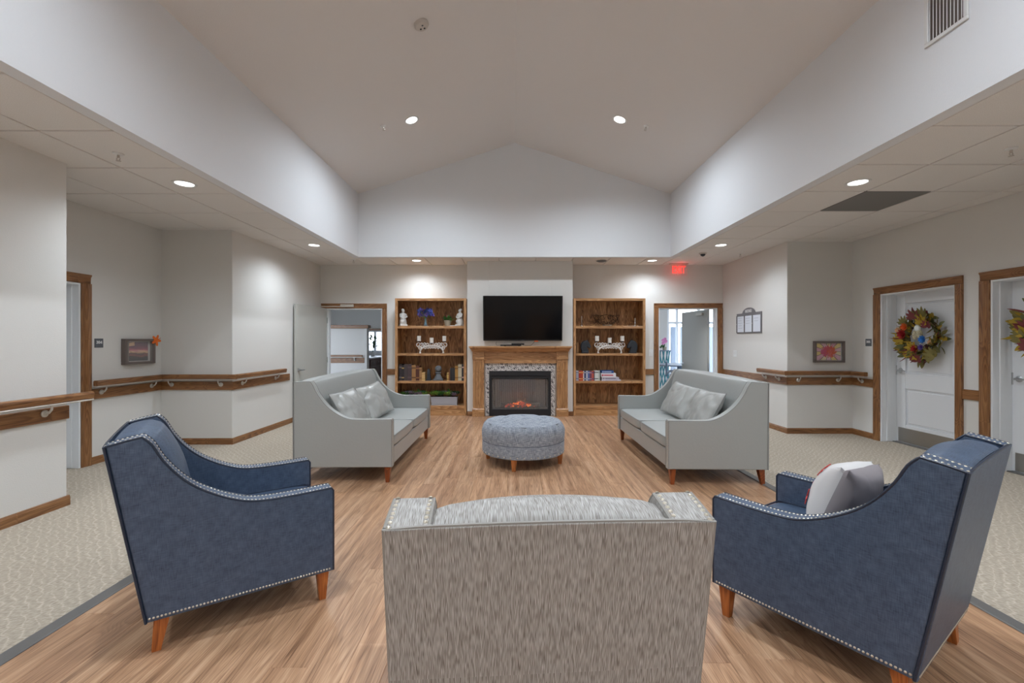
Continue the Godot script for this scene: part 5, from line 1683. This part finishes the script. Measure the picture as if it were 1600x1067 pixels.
func wall_things() -> void:
	room_sign("grey room sign 304 beside the alcove door", "304", Vector3(WLA, 1.283, -4.712), PI / 2)
	room_sign("grey room sign 305 beside the wreath door", "305", Vector3(WRA, 1.287, -5.917), -PI / 2)
	# sunset shadow box
	var p := thing("shadow_box", "grey wooden shadow box with a sunset picture and orange leaf", "picture", Vector3(WLA, 1.183, -5.19), PI / 2)
	framed(p, 0.42, 0.295, 0.055, 0.028, M.frame_grey, print_material("sunset_print", sunset_texture(), 0.29, 0.22), 0.29, 0.22)
	part(p, "note_card", MB.new().box(Vector3.ZERO, Vector3(0.085, 0.04, 0.002)).mesh(-1, 0), M.w_peach, xf(Vector3(-0.09, 0.085, 0.015), 0, 0, 0.12), "small pale yellow card")
	part(p, "inner_block", MB.new().bb(-0.18, -0.15, -0.118, 0.118, 0.008, 0.04).mesh(-1, 0), M.frame_grey)
	var ol := thing("paper_leaf", "orange paper autumn leaf on the shadow box corner", "decoration", Vector3(WLA + 0.06, 1.315, -5.40), PI / 2)
	var star := PackedVector2Array()
	for k in 40:
		var a := TAU * k / 40.0
		star.append(Vector2(cos(a), sin(a)) * 0.052 * (1.0 + 0.42 * cos(a * 5.0 + 0.6)))
	part(ol, "leaf_blade", MB.new().extrude(star, 0.0, 0.004, Transform3D(), 0.001, 1).mesh(), M.orange_leaf)
	part(ol, "leaf_vein", MB.new().tube([Vector3(-0.07, -0.03, 0.004), Vector3(0.0, 0.0, 0.007), Vector3(0.06, 0.03, 0.004)], 0.003, 5).mesh(), M.w_orange)
	# flower picture
	var q := thing("flower_picture", "grey framed pink and orange flower picture on the projecting wall", "picture", Vector3(4.452, 1.155, -6.2), 0.0)
	framed(q, 0.425, 0.30, 0.05, 0.026, M.frame_grey, print_material("bloom_print", bloom_texture(), 0.345, 0.236), 0.345, 0.236)
	# menu board
	var m := thing("menu_board", "grey arched menu board with three white sheets", "notice board", Vector3(WR, 1.602, -7.195), -PI / 2)
	var arch := [Vector2(-0.375, -0.168), Vector2(0.375, -0.168), Vector2(0.375, 0.168), Vector2(0.2, 0.168)]
	for k in 11:
		var a := PI * (k + 0.5) / 11.0
		arch.append(Vector2(cos(a) * 0.19, 0.168 + sin(a) * 0.085))
	arch += [Vector2(-0.2, 0.168), Vector2(-0.375, 0.168)]
	part(m, "board", MB.new().extrude(PackedVector2Array(arch), 0.0, 0.012, Transform3D(), 0.002, 1).mesh(-1, 20), M.menu_frame)
	for k in 3:
		var cx := (k - 1) * 0.243
		var sh := part(m, "sheet", MB.new().box(Vector3(cx, -0.012, 0.013), Vector3(0.205, 0.265, 0.003)).mesh(-1, 0), M.paper)
		for r in ([5, 3, 2][k]):
			part(sh, "print_line", MB.new().box(Vector3(cx - 0.01, 0.09 - 0.042 * r - 0.01 * k, 0.0147), Vector3(0.13 - 0.02 * (r % 2), 0.004, 0.0006)).mesh(-1, 0), M.paper_print)
		part(m, "divider", MB.new().box(Vector3(cx - 0.1215, -0.012, 0.014), Vector3(0.02, 0.29, 0.012), 0.002).mesh(-1, 0), M.menu_frame)
		part(m, "clip", MB.new().ell(Vector3(cx - 0.1215, -0.01, 0.021), Vector3(0.006, 0.006, 0.004), 8, 5).mesh(), M.plastic_white)
	part(m, "heading", text("MENU", 0.05, 0.002), M.letter_pale, Transform3D(Basis(), Vector3(0, 0.197, 0.0135)), "pale word MENU")
	# switches
	var s1 := thing("light_switch", "white double switch plate below the menu board", "switch", Vector3(WR, 1.09, -7.64), -PI / 2)
	part(s1, "plate", MB.new().box(Vector3(0, 0, 0.003), Vector3(0.12, 0.115, 0.006), 0.002).mesh(-1, 0), M.plastic_white)
	for x in [-0.023, 0.023]:
		part(s1, "toggle", MB.new().box(Vector3(x, 0.004, 0.01), Vector3(0.01, 0.022, 0.012), 0.002).mesh(-1, 0), M.plastic_white)
	var s2 := thing("light_switch", "white single switch plate between bookcase and sunny doorway", "switch", Vector3(2.555, 1.09, ZB))
	part(s2, "plate", MB.new().box(Vector3(0, 0, 0.003), Vector3(0.074, 0.125, 0.006), 0.002).mesh(-1, 0), M.plastic_white)
	part(s2, "toggle", MB.new().box(Vector3(0, 0.004, 0.01), Vector3(0.012, 0.026, 0.012), 0.002).mesh(-1, 0), M.plastic_white)
	# exit sign
	var e := thing("exit_sign", "edge-lit red EXIT sign hanging from the ceiling", "sign", Vector3(3.005, CEIL, -7.93))
	part(e, "ceiling_plate", MB.new().box(Vector3(0, -0.012, 0), Vector3(0.33, 0.024, 0.07), 0.004).mesh(-1, 0), M.plastic_beige)
	part(e, "acrylic_pane", MB.new().box(Vector3(0, -0.12, 0), Vector3(0.30, 0.20, 0.006), 0.001).mesh(-1, 0), M.exit_pane, Transform3D(), "clear edge-lit pane")
	for k in 4:
		part(e, "sign_letter", text("EXIT"[k], 0.135, 0.003), M.exit_red, Transform3D(Basis().scaled(Vector3(0.7, 1.0, 1.0)), Vector3([-0.092, -0.022, 0.036, 0.088][k], -0.115, 0.006)), "glowing red letter " + "EXIT"[k])
	var gl := OmniLight3D.new()
	gl.name = "sign_light"
	gl.position = Vector3(0, -0.12, 0.05)
	gl.light_color = rgb(255, 60, 50)
	gl.light_energy = 0.022
	gl.light_size = 0.08
	gl.omni_range = 12.0
	gl.omni_attenuation = 2.0
	gl.shadow_enabled = true
	e.add_child(gl)
	# air grille
	var v := thing("air_grille", "white wall air grille with vertical louvres on the bulkhead", "vent", Vector3(BR, 3.345, -2.672), -PI / 2)
	for b in [[-0.135, 0.135, 0.155, 0.18], [-0.135, 0.135, -0.18, -0.155], [-0.135, -0.108, -0.155, 0.155], [0.108, 0.135, -0.155, 0.155]]:
		part(v, "frame_bar", MB.new().bb(b[0], b[1], b[2], b[3], 0, 0.012, 0.003).mesh(-1, 0), M.plastic_white)
	part(v, "duct_back", MB.new().bb(-0.108, 0.108, -0.155, 0.155, 0.0, 0.002).mesh(-1, 0), M.frame_grey)
	for k in 10:
		part(v, "louvre", MB.new().box(Vector3.ZERO, Vector3(0.012, 0.31, 0.003)).mesh(-1, 0), M.plastic_white, xf(Vector3(-0.098 + 0.0218 * k, 0, 0.008), -0.7))
	# detectors and sprinklers
	var a := atan((RIDGE - EAVE) / 2.6)
	var sd := thing("smoke_detector", "round white detector on the vaulted ceiling", "detector", Vector3(-0.862, vault_y(-0.862), -4.17))
	sd.rotation.z = a
	part(sd, "base", MB.new().lathe([Vector2(0.002, 0), Vector2(0.07, 0), Vector2(0.07, -0.016), Vector2(0.06, -0.03), Vector2(0.04, -0.036), Vector2(0.002, -0.036)], 24).mesh(), M.plastic_beige)
	for k in 3:
		part(sd, "sensor_eye", MB.new().ell(Vector3([-0.018, 0.018, 0.006][k], -0.036, [-0.016, -0.02, 0.022][k]), Vector3(0.01, 0.006, 0.01), 8, 5).mesh(), M.black_metal if k < 2 else M.sign_grey)
	sprinkler("pendant sprinkler on the vault slope above the door-side sofa", Vector3(-1.653, vault_y(-1.653), -5.62), a)
	sprinkler("pendant sprinkler on the vault slope above the menu-side sofa", Vector3(1.721, vault_y(1.721), -5.63), -a)
	sprinkler("pendant sprinkler in the handrail-side tile ceiling", Vector3(-2.948, CEIL, -3.293))
	sprinkler("pendant sprinkler in the door-side tile ceiling by the grey tile", Vector3(3.64, CEIL, -3.206))
	sprinkler("pendant sprinkler in the tile ceiling above the menu board", Vector3(3.65, CEIL, -7.03))
	sprinkler("pendant sprinkler in the tile ceiling near the open grey door", Vector3(-2.72, CEIL, -7.55))
	var dd := thing("dome_camera", "small dark dome device in the tile ceiling before the exit sign", "detector", Vector3(3.03, CEIL, -6.98))
	part(dd, "base", MB.new().lathe([Vector2(0.002, 0), Vector2(0.06, 0), Vector2(0.058, -0.02), Vector2(0.002, -0.022)], 20).mesh(), M.plastic_beige)
	part(dd, "dome", MB.new().ell(Vector3(0, -0.024, 0), Vector3(0.038, 0.034, 0.038), 16, 10).mesh(), M.charcoal)
	var df := thing("air_diffuser", "small grey ceiling fixture above the game bookcase", "vent", Vector3(1.556, CEIL, -7.64))
	part(df, "body", MB.new().lathe([Vector2(0.002, 0), Vector2(0.09, 0), Vector2(0.086, -0.014), Vector2(0.05, -0.026), Vector2(0.002, -0.028)], 20).mesh(), M.sign_grey)
	part(df, "rim", MB.new().lathe([Vector2(0.09, 0.0), Vector2(0.104, 0.0), Vector2(0.104, -0.005), Vector2(0.09, -0.007)], 20).mesh(), M.plastic_beige)
	wreath("autumn_wreath", "full autumn wreath with blue and red flowers on white door 305", Vector3(WRA + 0.15, 1.36, -5.30), 41)
	wreath("autumn_wreath", "autumn wreath on the second white door", Vector3(WRA + 0.15, 1.40, -3.985), 77, 2.3)

# local axes: x right, y up, z out of the door
func wreath(called: String, label: String, at: Vector3, sd: int, spin := 0.0) -> void:
	var n := thing(called, label, "wreath", at, -PI / 2, "autumn wreaths")
	var r := RandomNumberGenerator.new()
	r.seed = sd
	for k in 5:
		var p := []
		for q in 41:
			var a := TAU * q / 40
			p.append(Vector3(cos(a), sin(a), 0) * (0.195 + 0.02 * sin(a * (3 + k) + k)) + Vector3(0, 0, 0.015 * cos(a * (5 + k) + k)))
		part(n, "twig_hoop", MB.new().tube(p, 0.008, 6, false).mesh(), M.w_brown)
	var meshes := [MB.new().leaf(Transform3D(), 0.12, 0.05, 0.2, 0.002).mesh(-1, 50), MB.new().leaf(Transform3D(), 0.10, 0.07, 0.15, 0.002, 3).mesh(-1, 50), MB.new().leaf(Transform3D(), 0.09, 0.04, -0.2, 0.002).mesh(-1, 50), MB.new().leaf(Transform3D(), 0.13, 0.02, 0.3, 0.002).mesh(-1, 50)]
	var mats := [M.w_olive, M.w_olive, M.w_yellow, M.w_green, M.w_olive, M.w_maroon, M.w_yellow, M.w_green]
	for k in 220:
		var a := r.randf() * TAU
		var rad := 0.125 + r.randf() * 0.14
		var c := Vector3(cos(a) * rad, sin(a) * rad, r.randf_range(-0.01, 0.05))
		# mostly outwards and clockwise round the hoop
		var b := Basis(Vector3.BACK, a - PI / 2 + r.randf_range(-1.3, 0.5)) * Basis(Vector3.RIGHT, r.randf_range(-0.1, 0.9)) * Basis(Vector3.UP, r.randf_range(-0.6, 0.6))
		part(n, "leaf", meshes[r.randi() % 4], mats[r.randi() % mats.size()], Transform3D(b, c))
	for l in [[-0.03, 0.265, M.w_maroon, 0.15], [0.13, 0.16, M.w_maroon, 0.11], [0.01, -0.25, M.w_maroon, 0.12], [0.07, 0.28, M.w_olive, 0.14], [0.22, -0.19, M.w_olive, 0.15], [-0.17, 0.2, M.w_olive, 0.13], [-0.24, -0.02, M.w_yellow, 0.13], [0.07, 0.2, M.w_yellow, 0.13], [-0.06, -0.12, M.w_yellow, 0.14], [-0.09, -0.2, M.w_yellow, 0.12]]:
		var mb := MB.new()
		for k in 7:
			mb.leaf(Transform3D(Basis(Vector3.BACK, (k - 3) * 0.5 + l[0] * 3.0) * Basis(Vector3.RIGHT, 0.25), Vector3.ZERO), l[3] * (1.0 - 0.12 * absf(k - 3.0)), l[3] * 0.3, 0.1, 0.002)
		part(n, "maple_leaf", mb.mesh(-1, 50), l[2], Transform3D(Basis(Vector3.BACK, r.randf_range(-0.5, 0.5)), Vector3(l[0], l[1] - 0.05, 0.065).rotated(Vector3.BACK, spin)))
	for f in [[-0.14, 0.12, M.w_orange, 0.06], [-0.165, 0.03, M.w_red, 0.075], [0.0, -0.15, M.w_red, 0.06], [0.10, -0.035, M.w_blue, 0.06], [0.075, -0.13, M.w_violet, 0.045], [-0.23, 0.08, M.w_peach, 0.05], [0.19, -0.07, M.w_peach, 0.04]]:
		var mb := MB.new()
		for ring in [[9, 1.25, 1.0], [7, 0.85, 0.85], [5, 0.4, 0.6]]:
			for k in ring[0]:
				mb.leaf(Transform3D(Basis(Vector3.BACK, TAU * k / ring[0] + ring[1]) * Basis(Vector3.RIGHT, PI / 2 - ring[1]), Vector3.ZERO), f[3] * ring[2], f[3] * 0.5, 0.3, 0.002)
		part(n, "flower", mb.mesh(-1, 50), f[2], Transform3D(Basis(), Vector3(f[0], f[1], 0.075).rotated(Vector3.BACK, spin)))
	for c in [[-0.14, -0.13], [0.14, -0.11]]:
		var pc := MB.new()
		for k in 40:
			var s := k / 40.0
			var a := k * 2.4
			pc.leaf(Transform3D(Basis(Vector3.BACK, a) * Basis(Vector3.RIGHT, 0.6 + s), Vector3(0, 0, 0.05 * s)), 0.036 * (1.0 - 0.7 * s), 0.02, -0.2, 0.002)
		part(n, "pine_cone", pc.mesh(-1, 50), M.w_brown, Transform3D(Basis(), Vector3(c[0], c[1], 0.055).rotated(Vector3.BACK, spin)))
	if spin != 0.0:
		return
	# white gourd with two cream corn ears
	part(n, "gourd", MB.new().ell(Vector3(0.0, 0.10, 0.06), Vector3(0.036, 0.04, 0.034), 14, 9).mesh(), M.w_white)
	for s in [-1, 1]:
		var ear := MB.new()
		for ring in 9:
			for k in 8:
				var a := TAU * (k + 0.5 * (ring % 2)) / 8
				var rad := 0.022 * sin(PI * (0.25 + 0.7 * ring / 9.0))
				ear.ell(Vector3(cos(a) * rad, -0.012 * ring, sin(a) * rad), Vector3(0.008, 0.007, 0.008), 6, 4)
		part(n, "corn_ear", ear.mesh(-1, 60), M.w_cream, xf(Vector3(0.024 * s - 0.002, 0.065, 0.06), 0, 0, 0.16 * s))

# ---------------------------------------------------------------- rooms beyond the two doorways
func window_in(called: String, label: String, o: Vector3, u: Vector3, nrm: Vector3, w: float, y0: float, y1: float, posts: Array, rails: Array) -> void:
	var n := struct_node(called, label, "window")
	var t := 0.07
	var bars := [[0.0, w, y0, y0 + t], [0.0, w, y1 - t, y1], [0.0, t, y0 + t, y1 - t], [w - t, w, y0 + t, y1 - t]]
	for p in posts:
		bars.append([p - t / 2, p + t / 2, y0 + t, y1 - t])
	for r in rails:
		bars.append([t, w - t, r - t / 2, r + t / 2, 0.07])
	for b in bars:
		var c: Vector3 = o + u * (b[0] + b[1]) / 2 + Vector3.UP * (b[2] + b[3]) / 2
		part(n, "window_bar", MB.new().box(c, u.abs() * (b[1] - b[0]) + Vector3.UP * (b[3] - b[2]) + nrm.abs() * (b[4] if b.size() > 4 else 0.08), 0.004).mesh(-1, 0), M.white_paint)
	part(n, "pane", MB.new().box(o + u * w / 2 + Vector3.UP * (y0 + y1) / 2 - nrm * 0.02, u.abs() * (w - t) + Vector3.UP * (y1 - y0 - t) + nrm.abs() * 0.006).mesh(-1, 0), M.glass)

func far_rooms() -> void:
	var zf := -13.6
	var z0 := ZB - 0.15
	struct("floor_far", MB.new().bb(-6.6, 7.8, -0.12, 0.0, zf - 0.15, z0).mesh(-1, 0), M.far_floor, "pale floor of the rooms beyond the doorways", "floor")
	struct("ceiling_far", MB.new().bb(-6.6, 7.8, 2.75, 2.87, zf - 0.15, z0).mesh(-1, 0), M.bulkhead, "pale ceiling of the rooms beyond the doorways", "ceiling")
	struct("wall_far_divider", MB.new().bb(-0.4, 0.9, 0, 2.75, zf, z0).mesh(-1, 0), M.wall, "solid wall between the serving room and the sunny room")
	# serving room
	struct("wall_far_side_west", MB.new().bb(-6.6, -6.5, 0, 2.75, zf, -11.4).bb(-6.6, -6.5, 0, 0.8, -11.4, -9.4).bb(-6.6, -6.5, 2.1, 2.75, -11.4, -9.4).bb(-6.6, -6.5, 0, 2.75, -9.4, z0).mesh(-1, 0), M.wall, "side wall of the serving room with a wide window")
	window_in("window_1", "wide side window that lights the serving room", Vector3(-6.55, 0, -9.4), Vector3(0, 0, -1), Vector3.RIGHT, 2.0, 0.8, 2.1, [1.0], [])
	var fw := MB.new()
	fw.bb(-6.6, -4.75, 0, 2.75, zf - 0.15, zf).bb(-4.75, -3.2, 0, 0.95, zf - 0.15, zf).bb(-4.75, -3.2, 1.66, 2.75, zf - 0.15, zf).bb(-3.2, 1.4, 0, 2.75, zf - 0.15, zf).bb(1.4, 4.2, 0, 0.25, zf - 0.15, zf).bb(1.4, 4.2, 2.68, 2.75, zf - 0.15, zf).bb(4.2, 4.80, 0, 2.75, zf - 0.15, zf)
	fw.bb(4.80, 7.4, 0, 0.25, zf - 0.15, zf).bb(4.80, 7.4, 2.68, 2.75, zf - 0.15, zf).bb(7.4, 7.8, 0, 2.75, zf - 0.15, zf)
	struct("wall_far", fw.mesh(-1, 0), M.wall, "far wall of the two rooms beyond the doorways")
	window_in("window_2", "low window behind the serving counter", Vector3(-4.75, 0, zf - 0.07), Vector3.RIGHT, Vector3.BACK, 1.55, 0.95, 1.66, [0.5, 1.03], [])
	struct("wall_half", MB.new().bb(-6.5, -3.80, 0, 1.64, -11.62, -11.5).bb(-3.84, -3.78, 0, 1.64, -11.64, -11.46, 0.004).mesh(-1, 0), M.wall, "half height partition with an oak cap in the serving room")
	struct("trim_9", MB.new().bb(-6.5, -3.74, 1.64, 1.73, -11.66, -11.45, 0.01).mesh(0, 0), M.oak_trim, "oak cap on the serving room partition", "trim")
	struct("trim_10", MB.new().bb(-4.9, -3.0, 1.64, 1.70, zf, zf + 0.06, 0.006).mesh(0, 0), M.oak_trim, "oak head trim over the counter window", "trim")
	struct("trim_11", MB.new().bb(-6.4, -3.86, 0.74, 0.87, -11.5, -11.48, 0.004).mesh(0, 0), M.oak_trim, "oak board on the serving room partition", "trim")
	var hr := thing("handrail", "oak handrail on the half partition beyond the doorway", "handrail")
	part(hr, "wooden_rail", MB.new().bb(-6.3, -3.88, 0.90, 0.95, -11.44, -11.40, 0.01).mesh(0, 0), M.oak_trim)
	part(hr, "metal_strip", MB.new().bb(-6.3, -3.88, 0.885, 0.9, -11.435, -11.405, 0.003).mesh(0, 0), M.alu)
	for x in [-4.9, -4.1]:
		part(hr, "bracket", MB.new().tube([Vector3(x, 0.82, -11.48), Vector3(x, 0.83, -11.43), Vector3(x, 0.89, -11.42)], 0.012, 8).ell(Vector3(x, 0.82, -11.475), Vector3(0.03, 0.03, 0.012), 10, 6).mesh(), M.alu)
	var ct := thing("serving_counter", "dark wood serving counter with a pale top under the window", "counter")
	part(ct, "carcass", MB.new().bb(-4.4, -3.78, 0.0, 0.83, zf + 0.01, -11.66).mesh(1, 0), M.cabinet_dark)
	for k in 4:
		var a := -11.70 - 0.46 * k
		part(ct, "cabinet_door", MB.new().bb(-3.78, -3.762, 0.1, 0.62, a - 0.44, a, 0.004).mesh(1, 0), M.cabinet_dark)
		var dr := part(ct, "drawer", MB.new().bb(-3.78, -3.762, 0.64, 0.81, a - 0.44, a, 0.004).mesh(1, 0), M.cabinet_dark)
		part(dr, "knob", MB.new().ell(Vector3(-3.752, 0.725, a - 0.22), Vector3(0.014, 0.014, 0.014), 8, 6).mesh(), M.steel)
	part(ct, "worktop", MB.new().bb(-4.42, -3.74, 0.83, 0.87, zf + 0.005, -11.64, 0.006).mesh(0, 0), M.counter)
	var fp := thing("potted_orchid", "tall thin plant in a white pot on the serving counter", "potted plant", Vector3(-4.02, 0.87, -12.7))
	part(fp, "pot", MB.new().lathe([Vector2(0.002, 0), Vector2(0.05, 0), Vector2(0.065, 0.12), Vector2(0.055, 0.12), Vector2(0.002, 0.1)], 16).mesh(), M.white_ceramic)
	part(fp, "stem", MB.new().tube([Vector3(0, 0.1, 0), Vector3(0.02, 0.4, 0), Vector3(-0.03, 0.62, 0.02)], 0.01, 6).mesh(), M.leaf_deep)
	foliage(fp, "leaf", Vector3(0, 0.3, 0), 14, Vector3(0.08, 0.25, 0.08), 0.14, [M.leaf_deep], 15)
	# sunny room
	struct("wall_far_side_east", MB.new().bb(7.7, 7.8, 0, 2.75, zf, z0).mesh(-1, 0), M.wall, "side wall of the sunny room")
	window_in("window_3", "tall bright window of the sunny room with transom", Vector3(4.80, 0, zf - 0.07), Vector3.RIGHT, Vector3.BACK, 2.60, 0.25, 2.68, [0.32, 1.0, 1.7], [1.88])
	window_in("window_4", "added unseen tall window lighting the sunny room, beyond the doorway's edge", Vector3(1.4, 0, zf - 0.07), Vector3.RIGHT, Vector3.BACK, 2.80, 0.25, 2.68, [0.7, 1.4, 2.1], [1.88])  # unseen window, added to brighten the open door leaf
	for k in 3:
		var sh := MB.new()
		var pts := PackedVector2Array()
		var back := PackedVector2Array()
		var xa: float = 4.88 + [0.0, 0.30, 1.0][k]
		var wd: float = [0.16, 0.26, 0.5][k]
		for q in 41:
			var s := q / 40.0
			var zz := 0.022 * sin(s * TAU * 5.0)
			pts.append(Vector2(xa + wd * s, zz))
			back.append(Vector2(xa + wd * s, zz - 0.004))
		back.reverse()
		pts.append_array(back)
		sh.extrude(pts, 0.005, 1.75, axes(Vector3.RIGHT, Vector3(0, 0, 1), Vector3.UP, Vector3(0, 0, zf + 0.06)))
		one("sheer_curtain", sh.mesh(-1, 50), M.sheer, ["narrow white sheer curtain next to the window's wall edge", "white sheer curtain beside the first window post", "widest white sheer curtain in the sunny room window"][k], "curtain", "sheer curtains")
	var tb := thing("dining_table", "round grey table in the sunny room", "table", Vector3(4.10, 0, -10.75))
	part(tb, "table_top", MB.new().lathe([Vector2(0.002, 0.715), Vector2(0.62, 0.715), Vector2(0.635, 0.725), Vector2(0.635, 0.738), Vector2(0.625, 0.745), Vector2(0.002, 0.745)], 40).mesh(), M.table_grey)
	part(tb, "pedestal", MB.new().lathe([Vector2(0.002, 0.0), Vector2(0.28, 0.0), Vector2(0.26, 0.03), Vector2(0.06, 0.06), Vector2(0.05, 0.3), Vector2(0.06, 0.69), Vector2(0.2, 0.716), Vector2(0.002, 0.716)], 24).mesh(), M.chair_blue)
	for c in [[3.66, -9.75, -1.9, "blue grey armchair at the sunny room table, doorway side"], [3.55, -11.6, 0.6, "blue grey armchair behind the sunny room table"]]:
		var ch := thing("dining_chair", c[3], "chair", Vector3(c[0], 0, c[1]), c[2], "sunny room chairs")
		part(ch, "seat", MB.new().box(Vector3(0, 0.43, 0), Vector3(0.46, 0.06, 0.46), 0.02).mesh(), M.chair_blue)
		part(ch, "backrest", MB.new().box(Vector3(0, 0.70, 0.22), Vector3(0.42, 0.34, 0.04), 0.015).mesh(), M.chair_blue)
		for s in [-1, 1]:
			part(ch, "armrest", MB.new().tube([Vector3(0.24 * s, 0.42, -0.18), Vector3(0.25 * s, 0.6, -0.19), Vector3(0.25 * s, 0.64, -0.1), Vector3(0.25 * s, 0.64, 0.15), Vector3(0.23 * s, 0.6, 0.22)], 0.016, 8).mesh(), M.table_grey)
			for e in [-1, 1]:
				part(ch, "leg", MB.new().tube([Vector3(0.20 * s, 0.42, 0.2 * e), Vector3(0.23 * s, 0.0, 0.23 * e)], 0.016, 8).mesh(), M.table_grey)
	var ps := thing("plant_stand", "tall teal slatted plant stand near the bright window", "plant stand", Vector3(4.17, 0, -12.1))
	part(ps, "top", MB.new().lathe([Vector2(0.002, 1.035), Vector2(0.2, 1.035), Vector2(0.2, 1.06), Vector2(0.002, 1.06)], 24).mesh(), M.chair_blue)
	for k in 10:
		var a := TAU * k / 10
		part(ps, "slat", MB.new().tube([Vector3(cos(a) * 0.16, 0.0, sin(a) * 0.16), Vector3(cos(a + 0.7) * 0.12, 0.5, sin(a + 0.7) * 0.12), Vector3(cos(a + 1.4) * 0.17, 1.04, sin(a + 1.4) * 0.17)], 0.016, 6).mesh(), M.teal)
	var orc := thing("pink_orchid", "pink orchid in a pot on the teal plant stand", "potted plant", Vector3(4.18, 1.06, -12.05))
	part(orc, "pot", MB.new().lathe([Vector2(0.002, 0), Vector2(0.05, 0), Vector2(0.06, 0.09), Vector2(0.002, 0.085)], 14).mesh(), M.clay_pot)
	part(orc, "stem", MB.new().tube([Vector3(0, 0.08, 0), Vector3(0.01, 0.18, 0), Vector3(-0.03, 0.28, 0)], 0.006, 6).mesh(), M.leaf_green)
	for k in 7:
		var mb := MB.new()
		for q in 5:
			mb.leaf(Transform3D(Basis(Vector3.BACK, TAU * q / 5) * Basis(Vector3.RIGHT, 0.3), Vector3.ZERO), 0.05, 0.04, 0.1)
		part(orc, "flower", mb.mesh(-1, 50), M.petal_pink, Transform3D(Basis(), Vector3(-0.06 + 0.03 * (k % 4), 0.19 + 0.02 * k, 0.02)))
	foliage(orc, "leaf", Vector3(-0.06, 0.05, 0), 14, Vector3(0.06, 0.04, 0.06), 0.11, [M.leaf_green, M.leaf_deep], 21)
	struct("ground", MB.new().bb(-40, 40, -0.5, -0.3, -60, zf - 0.2).bb(-60, -6.7, -0.5, -0.3, zf - 0.2, 10).mesh(-1, 0), M.ground, "pale ground outside the windows", "ground")

func _ready() -> void:
	rng.seed = 20240
	make_materials()
	setup()
	lights()
	shell()
	doors()
	handrails()
	furniture()
	fireplace()
	bookcase_things()
	wall_things()
	far_rooms()
